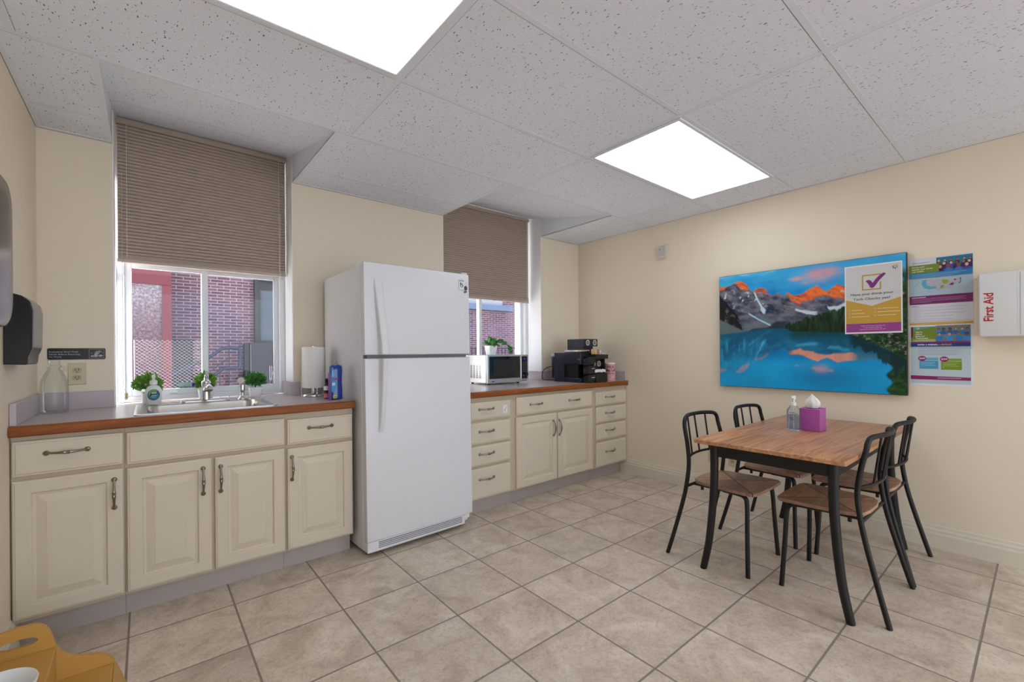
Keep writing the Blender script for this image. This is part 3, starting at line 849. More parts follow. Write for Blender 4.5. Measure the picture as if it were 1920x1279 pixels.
bm = bmn(); lathe(bm, [(.0105, zl + .096), (.0105, zl + .118), (.006, zl + .128), (.001, zl + .129)], nx, ny, 16); obj('cap', bm, M['black'], NB, smooth=40)
bm = bmn(); lathe(bm, [(.0163, zl + .008), (.0168, zl + .008), (.0168, zl + .036), (.0163, zl + .036)], nx, ny, 18, close=False); obj('pink_band', bm, mat('pink_label', (216, 120, 124), rough=.5), NB, smooth=40)
bm = bmn(); lathe(bm, [(.0163, zl + .055), (.0168, zl + .055), (.0168, zl + .082), (.0163, zl + .082)], nx, ny, 18, close=False); obj('white_band', bm, M['paper'], NB, smooth=40)

# ================================================================== REFRIGERATOR
FX, FY, FW, FD = .990, 2.520, .752, .715
FR = thing('refrigerator', 'white top-freezer refrigerator between the two counters', 'refrigerator', (FX, FY, 0))
ft = 1.752
bm = bmn(); box(bm, FX, FX + FW, FY + .068, FY + FD, .030, ft - .012, bev=.006); obj('cabinet_body', bm, M['fridge'], FR)
def fdoor(z0, z1, name):
    bm = bmn(); rings = []
    n = 14
    def prof(ins, y):
        pts = []
        for i in range(n + 1):
            t = i / n; x = FX + ins + (FW - 2 * ins) * t
            crown = .010 * (4 * t * (1 - t)) ** .6
            pts.append((x, y, crown))
        return pts
    # stack of horizontal sections
    def section(z, ins):
        f = [(x, FY + .012 - c + ins, z) for x, y, c in prof(ins * .6, 0)]
        b = [(FX + FW - .002, FY + .060, z), (FX + .002, FY + .060, z)]
        return f + b
    zs_ = [(z0, .008), (z0 + .004, .002), (z0 + .012, 0), (z1 - .012, 0), (z1 - .004, .002), (z1, .008)]
    ring_loft(bm, [section(z, i) for z, i in zs_])
    return obj(name, bm, M['fridge'], FR, smooth=35)
d1 = fdoor(1.196, ft, 'freezer_door'); d2 = fdoor(.094, 1.176, 'refrigerator_door')
bm = bmn(); box(bm, FX + .012, FX + FW - .012, FY + .058, FY + .068, .1, ft - .02); box(bm, FX + .02, FX + FW - .02, FY + .03, FY + .058, 1.1765, 1.1955); obj('gasket', bm, M['fridged'], FR)
def fhandle(zs, parent):
    bm = bmn(); rings = []
    for z, dep, wid, xo in zs:
        x0 = FX + .066 + xo; yb = FY + .010; yf = yb - dep
        rings.append([(x0, yb, z), (x0 + wid, yb, z), (x0 + wid - .004, yf + .004, z), (x0 + wid - .010, yf, z), (x0 + .008, yf, z), (x0 + .003, yf + .004, z)])
    ring_loft(bm, rings); return obj('handle', bm, M['fridge'], parent, smooth=30)
fhandle([(1.655, .006, .058, -.010), (1.60, .018, .056, -.008), (1.50, .030, .054, -.002), (1.36, .042, .052, .008), (1.26, .050, .050, .014), (1.200, .052, .050, .014)], d1)
fhandle([(1.172, .055, .036, .020), (1.12, .052, .036, .020), (1.0, .044, .036, .018), (.86, .032, .036, .014), (.77, .020, .034, .010), (.735, .007, .032, .008)], d2)
bm = bmn(); box(bm, FX + .004, FX + .05, FY + .066, FY + .15, ft - .0125, ft + .006, bev=.005); obj('hinge_cover', bm, M['white'], FR)
bm = bmn(); box(bm, FX + FW - .05, FX + FW - .004, FY + .02, FY + .14, ft - .0005, ft + .010, bev=.004); obj('hinge_cover', bm, M['white'], FR)
bm = bmn(); box(bm, FX + .002, FX + FW - .06, FY + .016, FY + .066, .030, .0925, bev=.005)
gr = obj('toe_grille', bm, M['fridge'], FR)
bm = bmn()
for k in range(4): box(bm, FX + .07, FX + FW - .085, FY + .0145, FY + .017, .048 + k * .0105, .0525 + k * .0105)
obj('grille_slots', bm, M['fridged'], gr)
bm = bmn(); box(bm, FX + FW - .055, FX + FW - .01, FY + .03, FY + .06, .058, .0925, bev=.006); obj('lower_hinge', bm, M['white'], FR)
for fx_ in (FX + .04, FX + FW - .06):
    for fy_ in (FY + .09, FY + FD - .05):
        bm = bmn(); lathe(bm, [(.016, 0.0005), (.018, .004), (.018, .022), (.010, .026), (.010, .034)], fx_, fy_, 14); obj('foot', bm, M['black'], FR)
FR.rotation_euler = (R(-.9), 0, R(1.3))
FRM = Matrix.Translation(FR.location) @ FR.rotation_euler.to_matrix().to_4x4()
def on_fridge(x, z, y=0.0): return FRM @ Vector((x - FX, y + .0035, z))
def fridge_ink(x, z):
    q = FR.rotation_euler.to_matrix()
    return Ink(on_fridge(x, z), q @ Vector((1, 0, 0)), q @ Vector((0, 0, 1)))
# paper notes and magnets on the freezer door
ik = fridge_ink(FX + FW - .088, 1.712)
ik.rect(0, 0, .048, .074, (236, 235, 236), 0); ik.rect(0, 0, .0012, .074, (170, 170, 174), 1); ik.rect(0, .0725, .048, .074, (165, 165, 170), 1)
for (x, y, a, b) in ((.010, .012, .006, .005), (.024, .010, .006, .006), (.036, .012, .006, .006), (.016, .030, .007, .012), (.030, .032, .005, .006), (.022, .046, .012, .006), (.036, .044, .005, .008)):
    ik.ring(x, y, a * .6, a, (90, 88, 92), 2, 10)
ik.poly([(.012, .026), (.020, .022), (.018, .044), (.010, .050)], (110, 108, 112), 2)
tag(ik.build('fridge_note', M['print'], None), 'white card with dark sketches on the freezer door', 'note')
ik = fridge_ink(FX + FW - .040, 1.692); ik.rect(0, 0, .030, .05, (228, 227, 229), 0); ik.rect(.004, .004, .022, .006, (170, 170, 174), 1); ik.rect(.006, .012, .026, .0135, (190, 190, 194), 1); ik.rect(.006, .018, .026, .0195, (190, 190, 194), 1)
tag(ik.build('fridge_note', M['print'], None), 'small pale printed slip beside the sketch card on the freezer', 'note')
def magnet(x, z, rx, rz, ang, label):
    bm = bmn()
    rings = []
    for s, y in ((1, 0.0), (1, .003), (.8, .005)):
        rings.append([(rx * s * math.cos(2 * PI * k / 18), -y, rz * s * math.sin(2 * PI * k / 18)) for k in range(18)])
    ring_loft(bm, rings)
    o = obj('fridge_magnet', bm, mat('magnet_dark', (62, 60, 64), rough=.4, var=.5, vscale=160), None, smooth=40)
    o.matrix_world = Matrix.Translation(on_fridge(x, z)) @ FR.rotation_euler.to_matrix().to_4x4() @ Matrix.Rotation(ang, 4, 'Y')
    return tag(o, label, 'magnet', 'dark magnets on the freezer door')
magnet(FX + FW - .032, 1.652, .013, .016, 0, 'round dark magnet holding the pale slip on the freezer')
magnet(FX + FW - .034, 1.626, .012, .006, R(-18), 'small oval dark magnet below the round one on the freezer')

# ================================================================== MICROWAVE
mx0, mx1, my0, my1, mz0, mz1 = 2.305, 2.785, 3.125, 3.470, zr + .014, 1.181
MW = thing('microwave_oven', 'silver countertop microwave with black door window', 'microwave', ((mx0 + mx1) / 2, (my0 + my1) / 2, zr))
bm = bmn(); box(bm, mx0, mx1, my0 + .02, my1, mz0, mz1, bev=.006); body = obj('housing', bm, mat('silver_paint', (190, 192, 194), rough=.3, metal=.6), MW)
bm = bmn()
for c in range(4):
    for r_ in range(13):
        y = my0 + .10 + c * .046; z = mz0 + .045 + r_ * .0092
        box(bm, mx0 - .0008, mx0 + .001, y, y + .026, z, z + .0048)
obj('side_vents', bm, M['dark'], body)
mp_ = mx1 - .094
bm = bmn(); box(bm, mx0, mp_ - .001, my0, my0 + .0195, mz0, mz1, bev=.004); dr = obj('door', bm, MATS['silver_paint'], MW)
bm = bmn(); box(bm, mx0 + .018, mp_ - .014, my0 - .003, my0 + .0005, mz0 + .040, mz1 - .014, bev=.002); obj('window', bm, mat('black_gloss', (14, 13, 13), rough=.08, coat=.5), dr)
bm = bmn(); box(bm, mx0 + .065, mp_ - .075, my0 - .0045, my0 - .0028, mz0 + .068, mz1 - .04); obj('mesh_screen', bm, mat('mesh_grey', (44, 42, 42), rough=.2), dr)
bm = bmn(); box(bm, mx0 + .045, mx0 + .075, my0 - .001, my0 + .0005, mz0 + .014, mz0 + .020); obj('emblem', bm, M['dark'], dr)
bm = bmn(); box(bm, mp_ - .010, mp_ - .002, my0 - .012, my0 - .0002, mz0 + .03, mz1 - .03, bev=.003); obj('door_trim', bm, M['chrome'], dr)
bm = bmn(); box(bm, mp_, mx1, my0, my0 + .0195, mz0 + .012, mz1, bev=.004); cp = obj('control_panel', bm, MATS['silver_paint'], MW)
bm = bmn(); box(bm, mp_ + .010, mx1 - .016, my0 - .002, my0 + .0005, mz0 + .03, mz1 - .016); obj('keypad', bm, M['black'], cp)
ik = Ink((mp_ + .010, my0 - .0026, mz1 - .016), (1, 0, 0), (0, 0, 1))
ik.rect(.008, .014, .060, .034, (30, 40, 110), 0); ik.poly([(.022, .024), (.034, .019), (.042, .024), (.034, .029)], (120, 150, 240), 1)
ik.build('display', M['print'], cp); ik = Ink((mp_ + .010, my0 - .0026, mz1 - .016), (1, 0, 0), (0, 0, 1))
for r_ in range(6):
    for c in range(3): ik.rect(.010 + c * .019, .052 + r_ * .017, .021 + c * .019, .058 + r_ * .017, (120, 118, 116), 1)
ik.build('keys', M['print'], cp); ik = Ink((mp_ + .010, my0 - .0026, mz1 - .016), (1, 0, 0), (0, 0, 1))
for c in range(3): ik.rect(.010 + c * .016, .176, .020 + c * .016, .182, (150, 148, 146), 1)
ik.build('start_keys', M['print'], cp)
bm = bmn(); tube(bm, [(mx1 - .036, my0 - .002, mz0 + .068), (mx1 - .036, my0 - .020, mz0 + .068)], [.019, .017], 20); obj('knob', bm, mat('dark_knob', (40, 38, 38), rough=.3), cp, smooth=40)
for x in (mx0 + .05, mx1 - .09):
    for y in (my0 + .05, my1 - .04):
        bm = bmn(); lathe(bm, [(.011, zr + .0005), (.012, zr + .004), (.012, mz0 + .001)], x, y, 12); obj('foot', bm, M['black'], MW)

# plant on the microwave
qx, qy, qz = 2.475, 3.300, mz1 + .0005
PM = thing('potted_plant', 'trailing plant in white pot on top of the microwave', 'plant', (qx, qy, qz), 'small plants in white pots')
bm = bmn()
ring_loft(bm, [[(x, y, qz + z) for x, y in rrect(qx, qy, r_, r_, r_ * .2, 3)] for r_, z in ((.033, 0), (.034, .003), (.046, .085), (.042, .085), (.040, .076))])
obj('pot', bm, M['pot'], PM, smooth=30)
bm = bmn(); leaf_blob(bm, qx + .0, qy, qz + .105, .065, .06, .045, 26, .075, 5)
rnd = random.Random(3)
tr = smooth_path([(qx, qy, qz + .085), (qx + .07, qy - .03, qz + .13), (qx + .14, qy - .05, qz + .105), (qx + .185, qy - .055, qz + .05), (qx + .21, qy - .05, qz + .02)], 6)
tube(bm, tr, .002, 6)
for i, p in enumerate(tr[3:]):
    leaf_blob(bm, p.x, p.y, p.z, .014, .014, .012, 1, .062, 40 + i, .3)
obj('foliage', bm, M['leafd'], PM)

# ================================================================== COFFEE CORNER
navy = mat('navy_black_plastic', (30, 32, 48), rough=.28, spec=.5)
cx0, cx1, cy0, cy1, ct = 3.090, 3.400, 2.745, 3.130, 1.196
CM = thing('coffee_machine', 'dark blue-black coffee machine in the right counter corner', 'coffee machine', ((cx0 + cx1) / 2, (cy0 + cy1) / 2, zr))
bm = bmn()
box(bm, cx0, cx1, 2.965, cy1 - .045, zr + .001, ct - .001, bev=.004)
box(bm, cx0, cx1, cy0, 2.965, 1.085, ct, bev=.006); box(bm, cx0, cx1, cy0, 2.965, zr + .001, zr + .042, bev=.004)
obj('housing', bm, navy, CM)
bm = bmn(); box(bm, cx0 + .03, cx1, 2.80, 2.964, zr + .042, 1.086); obj('brew_bay', bm, mat('bay_black', (10, 10, 11), rough=.5), CM)
bm = bmn(); box(bm, cx0 + .004, cx0 + .10, cy1 - .044, cy1, zr + .03, ct - .035, bev=.006); obj('water_tank', bm, glass_mat('tank_plastic', (150, 155, 172), .08), CM)
bm = bmn(); box(bm, cx0, cx0 + .11, cy1 - .046, cy1 + .002, ct - .034, ct - .004, bev=.005); obj('tank_lid', bm, mat('pale_lid', (176, 178, 190), rough=.35), CM)
bm = bmn(); box(bm, cx0 - .006, cx0 + .14, cy0 + .001, cy0 + .205, ct + .0005, ct + .026, bev=.010, seg=3); obj('silver_lid', bm, M['steel'], CM, smooth=40)
bm = bmn(); box(bm, cx0 - .001, cx0 + .002, cy0 + .006, cy0 + .045, 1.128, 1.134); obj('badge', bm, M['chrome'], CM)
bm = bmn(); tube(bm, smooth_path([(3.16, cy1 - .002, 1.06), (3.13, 3.19, 1.055), (3.10, 3.245, 1.02), (3.098, 3.268, .965), (3.11, 3.255, .925), (3.16, 3.20, zr + .006), (3.24, 3.17, zr + .006)]), .004, 8)
obj('power_cord', bm, M['black'], CM, smooth=60)
# condiment organiser in front
ox0, ox1, oy0, oy1 = 3.128, 3.385, 2.668, 2.742
OR = thing('condiment_organizer', 'black condiment organizer with white creamer packets in front of coffee machine', 'organizer', ((ox0 + ox1) / 2, 2.70, zr))
bm = bmn()
box(bm, ox0, ox1, oy1 - .006, oy1, zr + .001, 1.150); box(bm, ox0 + .092, ox1, oy0, oy1 - .006, zr + .001, zr + .085, bev=.003)
box(bm, ox1 - .006, ox1, oy0 + .03, oy1 - .006, zr + .085, 1.150); box(bm, ox0 + .092, ox0 + .098, oy0 + .03, oy1 - .006, zr + .085, 1.150)
obj('body', bm, M['black'], OR)
bm = bmn(); box(bm, ox0 + .085, ox1 + .006, oy0 - .006, oy1, 1.135, 1.176, bev=.003); obj('top_tray', bm, mat('soft_black', (32, 31, 32), rough=.45), OR)
for k in range(3):
    z = zr + .002 + k * .083
    bm = bmn(); prism(bm, [(oy1 - .008, z), (oy0 + .012, z), (oy0 - .004, z + .070), (oy0, z + .074), (oy1 - .008, z + .050)], 'x', ox0 - .012, ox0 + .084)
    bn = obj('bin', bm, mat('soft_black', (32, 31, 32)), OR)
    if k < 2:
        bm = bmn(); box(bm, ox0 + .03, ox0 + .07, oy0 - .004, oy0 + .004, z + .046, z + .050); obj('label_strip', bm, M['paper'], bn)
# emblem rings on the upper face
ik = Ink((ox0, oy1 - .0065, 1.15), (1, 0, 0), (0, 0, 1))
for cx_ in (.136, .216):
    ik = Ink((ox0, oy1 - .0065, 1.15), (1, 0, 0), (0, 0, 1))
    ik.ring(cx_, .062, .018, .027, (214, 212, 208), 1); ik.disc(cx_, .062, .012, (150, 146, 142), 1, .015, 10)
    ik.build('emblem', M['print'], OR)
def packet(name, label, p, sz, rot, m, cat, grp):
    bm = bmn(); a, b, t = sz
    ring_loft(bm, [[(x * s, y * s, z) for x, y in rrect(0, 0, a / 2, b / 2, min(a, b) * .12, 3)] for s, z in ((.9, 0), (1, t * .4), (1, t * .6), (.9, t))])
    o = obj(name, bm, m, None, smooth=50); o.location = p; o.rotation_euler = rot
    return tag(o, label, cat, grp)
crm = mat('creamer_white', (226, 224, 220), rough=.5)
GP = 'white creamer packets in the organizer'
for i, (x, z, r_, w_, lb) in enumerate(((3.240, .060, 78, .030, 'white creamer packet standing at the left of the organizer bottom'), (3.274, .072, 60, .040, 'white creamer packet leaning in the middle of the organizer'),
                                  (3.310, .066, 75, .040, 'wide white creamer packet lying over the organizer lip'), (3.340, .060, 55, .034, 'tilted white creamer packet right of the lying one'),
                                  (3.366, .056, 80, .028, 'white creamer packet at the right end of the organizer'))):
    packet('creamer_packet', lb, (x, 2.694, zr + .0862 + .018), (w_, .030, .014), (R(r_), R(12 * (i % 3 - 1)), R(10 * (i - 2))), crm, 'packet', GP)
tan = [(190, 150, 104), (206, 170, 126), (170, 128, 84), (212, 184, 148)]
zt0 = 1.1768
for i in range(5):
    packet('sugar_packet', ['tan paper packet at the left end of the fanned row', 'second tan paper packet of the fanned row', 'tan paper packet in the middle of the fanned row', 'fourth tan paper packet of the fanned row', 'tan paper packet at the right end of the fanned row'][i],
           (3.150 + .024 * i + .075, 2.705 + .004 * i, zt0 + .026), (.045, .05, .005), (R(78), R(0), R(-25 + 12 * i)), mat('tan_paper_%d' % (i % 4), tan[i % 4], rough=.7), 'packet', 'tan packets on the organizer tray')
for i, (x, lb) in enumerate(((3.318, 'white creamer cup upright on the organizer tray'), (3.350, 'white creamer cup lying right of the upright cup'), (3.378, 'white creamer cup at the right edge of the tray'))):
    bm = bmn(); hh = .038 if i == 0 else .016
    lathe(bm, [(.008, zt0), (.010, zt0 + hh * .1), (.0125, zt0 + hh * .9), (.0135, zt0 + hh), (.001, zt0 + hh)], x, 2.70, 14)
    tag(obj('creamer_cup', bm, crm, None, smooth=40, at=(x, 2.70, zt0)), lb, 'creamer', 'creamer cups on the organizer tray')
# black box on the machine
kx0, kx1, ky0, ky1, kz0, kz1 = 3.240, 3.452, 2.840, 3.050, ct + .0005, 1.327
BX = thing('coffee_pod_box', 'black box with two white ring emblems on the coffee machine', 'box', ((kx0 + kx1) / 2, 2.94, kz0))
bm = bmn(); box(bm, kx0, kx1, ky0 + .06, ky1, kz0, kz1, bev=.003); box(bm, kx0, kx1, ky0, ky0 + .06, kz0 + .058, kz1, bev=.003); box(bm, kx0, kx1, ky0, ky0 + .06, kz0, kz0 + .01)
box(bm, kx0, kx0 + .005, ky0, ky0 + .06, kz0, kz0 + .058)
obj('carton', bm, navy, BX)
ik = Ink((kx0, ky0 - .0006, kz1), (1, 0, 0), (0, 0, 1))
for cx_ in (.066, .168):
    ik = Ink((kx0, ky0 - .0006, kz1), (1, 0, 0), (0, 0, 1))
    ik.ring(cx_, .036, .018, .027, (214, 212, 208), 1); ik.ring(cx_, .036, .005, .010, (170, 166, 160), 1, 8); ik.rect(cx_ - .002, .022, cx_ + .002, .05, (170, 166, 160), 1)
    ik.build('emblem', M['print'], BX)
# pink can
vx, vy = 3.512, 2.735
CN = thing('snack_canister', 'tall pink canister with dark lettering at the right counter end', 'canister', (vx, vy, zr))
bm = bmn(); lathe(bm, [(.001, zr + .001), (.049, zr + .001), (.050, zr + .004), (.050, zr + .166), (.046, zr + .170), (.001, zr + .171)], vx, vy, 36); obj('can', bm, mat('pink_can', (214, 158, 164), rough=.45, var=.06, vscale=25), CN, smooth=40)
bm = bmn(); lathe(bm, [(.047, zr + .166), (.0505, zr + .168), (.0505, zr + .176), (.046, zr + .179), (.001, zr + .179)], vx, vy, 36); obj('lid', bm, M['white'], CN, smooth=40)
def wrap_text(ink, c, r):
    out = []
    for v in ink.V:
        a = v.x / r; out.append(Vector((c[0] + (r + .0006) * math.sin(a + c[2]), c[1] - (r + .0006) * math.cos(a + c[2]), v.z)))
    ink.V = out
ik = Ink((0, 0, zr + .166), (1, 0, 0), (0, 0, 1))
ik.text('PICK', 0, .040, .024, (60, 36, 48), 0, 'CENTER', .02); ik.text('Me UP', 0, .074, .024, (60, 36, 48), 0, 'CENTER', .02)
for k in range(8): ik.rect(-.032 + k * .008, .086, -.024 + k * .008, .096, (168, 56, 66), 0)
for k in range(5): ik.rect(-.020 + k * .008, .089, -.015 + k * .008, .093, (236, 206, 206), 1)
for k in range(9): ik.poly([(-.02 + k * .006, .15 - k * .0035 + .004 * (k % 2)), (-.012 + k * .006, .152 - k * .0035), (-.014 + k * .006, .140 - k * .0035)], (232, 200, 204), 0)
wrap_text(ik, (vx, vy, -.75), .050); ik.build('lettering', M['print'], CN)

# ================================================================== LEFT WALL FIXTURES
DP = thing('towel_dispenser', 'black plastic paper towel dispenser on the left wall by the sink', 'dispenser', (XL, 2.75, 1.17))
bm = bmn()
def dsec(y, ins): return [(XL + .001, y, 1.175 + ins), (XL + .060, y, 1.172 + ins), (XL + .066, y, 1.180 + ins), (XL + .067, y, 1.205 + ins), (XL + .077 - ins, y, 1.235 + ins), (XL + .079 - ins, y, 1.39), (XL + .072 - ins, y, 1.425 - ins), (XL + .050, y, 1.448 - ins), (XL + .025, y, 1.456 - ins), (XL + .001, y, 1.456 - ins)]
ring_loft(bm, [dsec(2.590, .004), dsec(2.594, 0), dsec(2.806, 0), dsec(2.810, .004)])
obj('housing', bm, mat('dispenser_black', (26, 25, 27), rough=.3, spec=.5), DP, smooth=25)
bm = bmn(); prism(bm, [(XL + .070, 1.24), (XL + .080, 1.24), (XL + .082, 1.39), (XL + .075, 1.424), (XL + .060, 1.441), (XL + .056, 1.434)], 'y', 2.596, 2.804)
obj('smoked_cover', bm, mat('smoked_plastic', (104, 104, 112), rough=.22, spec=.6), DP, smooth=25)
bm = bmn()
for k in range(3): box(bm, XL + .069, XL + .082, 2.592, 2.5955, 1.222 + k * .006, 1.2245 + k * .006)
obj('cover_ribs', bm, mat('smoked_plastic', (104, 104, 112)), DP)

# big rounded stainless dryer nearer the camera
HD = thing('hand_dryer', 'brushed steel rounded fixture cut off at the left picture edge', 'hand dryer', (XL, 1.9, 1.4))
bm = bmn()
hy, hz = 1.925, 1.520
def hsec(x, hx_, hz_, r_): return [(x, y, z) for y, z in rrect(hy, hz, hx_, hz_, r_, 8)]
ring_loft(bm, [hsec(XL + .001, .150, .225, .085), hsec(XL + .094, .150, .225, .085), hsec(XL + .104, .146, .221, .083), hsec(XL + .110, .135, .21, .078), hsec(XL + .111, .10, .17, .05)])
obj('shell', bm, mat('brushed_steel', (112, 114, 120), rough=.22, metal=1.0), HD, smooth=40)
bm = bmn()
for k in range(8): lathe(bm, [(.0001, 0), (.003, 0), (.003, .0008), (.0001, .0008)], 0, 0, 8)
bm.free()
bm = bmn(); box(bm, XL + .02, XL + .07, hy - .05, hy + .05, hz - .2335, hz - .2255, bev=.002); obj('nozzle', bm, M['black'], HD)

# sign
SG = thing('wall_sign', 'black hand-washing notice above the outlet beside the sink window', 'sign', (-.393, YW, 1.185))
bm = bmn()
sgx0, sgx1, sgz0, sgz1 = -.395, -.172, 1.186, 1.246
prism(bm, rrect((sgx0 + sgx1) / 2, (sgz0 + sgz1) / 2, (sgx1 - sgx0) / 2, (sgz1 - sgz0) / 2, .007, 4), 'y', YW - .004, YW - .0005)
obj('plate', bm, mat('sign_black', (24, 22, 24), rough=.35), SG)
ik = Ink((sgx0, YW - .0042, sgz1), (1, 0, 0), (0, 0, 1))
gcol = (176, 174, 176)
for k, t_ in enumerate(('Employees Must Wash', 'Hands Before Returning', 'To Work')): ik.text(t_, .006, .0225 + .0133 * k, .0072, gcol, 1, bold=.012, xs=1.16)
def frame_rect(ik, x0, y0, x1, y1, t, col, l=1):
    ik.rect(x0, y0, x1, y0 + t, col, l); ik.rect(x0, y1 - t, x1, y1, col, l); ik.rect(x0, y0 + t, x0 + t, y1 - t, col, l); ik.rect(x1 - t, y0 + t, x1, y1 - t, col, l)
frame_rect(ik, .157, .005, .217, .055, .0012, gcol)
for (x, y, a, b) in ((.172, .043, .009, .005), (.184, .042, .009, .006), (.203, .041, .009, .006)): ik.disc(x, y, a, gcol, 1, b, 12)
for k in range(5): ik.poly([(.176 + k * .003, .036), (.186 + k * .005, .014), (.1885 + k * .005, .014), (.179 + k * .003, .036)], gcol, 1)
for (x, y) in ((.166, .024), (.170, .030), (.206, .017), (.210, .024), (.198, .012), (.178, .02)): ik.disc(x, y, .0018, gcol, 1, n=8)
ik.build('lettering', M['print'], SG)

def outlet(org, right, label, w_=.070, h_=.115):
    o_ = Vector(org); r_ = Vector(right); u = Vector((0, 0, 1)); n = r_.cross(u)
    root = thing('wall_outlet', label, 'outlet', o_, 'ivory wall outlets')
    bm = bmn(); rings = []
    for ins, d_ in ((0, .0005), (0, .003), (.003, .0055)):
        rings.append([tuple(o_ + r_ * x + u * z + n * d_) for x, z in ((ins - w_ / 2, ins - h_ / 2), (w_ / 2 - ins, ins - h_ / 2), (w_ / 2 - ins, h_ / 2 - ins), (ins - w_ / 2, h_ / 2 - ins))])
    ring_loft(bm, rings); obj('cover_plate', bm, M['ivory'], root)
    for s in (1, -1):
        c = o_ + u * (s * .0195)
        bm = bmn(); rings = []
        for k_, d_ in ((1, .0054), (1, .0075), (.94, .008)):
            rings.append([tuple(c + r_ * (x * k_) + u * (z * k_) + n * d_) for x, z in rrect(0, 0, .0172, .0140, .0125, 5)])
        ring_loft(bm, rings); rc = obj('receptacle', bm, mat('ivory_dark', (182, 168, 134), rough=.4), root)
        ik = Ink(c + n * .0082, r_, u)
        for x in (-.0065, .0065): ik.rect(x - .0012, -.0065, x + .0012, .002, (44, 36, 28), 0)
        ik.rect(-.0095, -.003, -.0035, -.0012, (44, 36, 28), 0); ik.disc(0, .008, .0026, (44, 36, 28), 0, n=10)
        ik.build('slots', M['print'], rc)
    return root
outlet((-.2845, YW, 1.109), (1, 0, 0), 'ivory duplex outlet on the wall under the hand-washing sign')
outlet((XR, 1.787, .318), (0, -1, 0), 'ivory outlet low on the right wall behind the left table leg', .115, .115)
outlet((XR, 1.640, .318), (0, -1, 0), 'ivory outlet low on the right wall behind the farther chair', .070, .115)

# sensor
SN = thing('motion_sensor', 'small beige motion sensor high on the right wall', 'sensor', (XR, 2.255, 2.06))
bm = bmn(); prism(bm, [(XR - .0005, 2.075), (XR - .030, 2.06), (XR - .034, 2.072), (XR - .030, 2.175), (XR - .0005, 2.185)], 'y', 2.212, 2.298)
obj('housing', bm, mat('sensor_beige', (206, 198, 184), rough=.5), SN)
bm = bmn(); prism(bm, [(XR - .0325, 2.085), (XR - .040, 2.088), (XR - .037, 2.165), (XR - .0305, 2.168)], 'y', 2.226, 2.286); obj('lens_cover', bm, mat('sensor_grey', (190, 190, 186), rough=.35), SN)
bm = bmn(); box(bm, XR - .0405, XR - .036, 2.262, 2.270, 2.138, 2.144); obj('indicator', bm, M['dark'], SN)

# ================================================================== LANDSCAPE PICTURE
py0, py1, pz0, pz1 = .553, 1.722, .916, 1.812
PW, PH = py1 - py0, pz1 - pz0
LP = thing('wall_picture', 'large lake and mountain picture on the right wall', 'picture', (XR, (py0 + py1) / 2, pz0))
bm = bmn(); box(bm, XR - .036, XR - .001, py0, py1, pz0, pz1, bev=.002); obj('panel', bm, mat('picture_edge', (28, 30, 36), rough=.4), LP)

def fbm(x, y, seed, octs=5, lac=2.0, gain=.55):
    """vectorised value noise"""
    rs = np.random.RandomState(seed); tot = np.zeros_like(x); amp = 1; s = 0; f = 1
    for o in range(octs):
        g = rs.rand(64, 64)
        xi = np.floor(x * f).astype(int); yi = np.floor(y * f).astype(int); tx_ = x * f - xi; ty_ = y * f - yi
        tx_ = tx_ * tx_ * (3 - 2 * tx_); ty_ = ty_ * ty_ * (3 - 2 * ty_)
        a = g[xi % 64, yi % 64]; b = g[(xi + 1) % 64, yi % 64]; c = g[xi % 64, (yi + 1) % 64]; d = g[(xi + 1) % 64, (yi + 1) % 64]
        tot += amp * ((a * (1 - tx_) + b * tx_) * (1 - ty_) + (c * (1 - tx_) + d * tx_) * ty_); s += amp; amp *= gain; f *= lac
    return tot / s

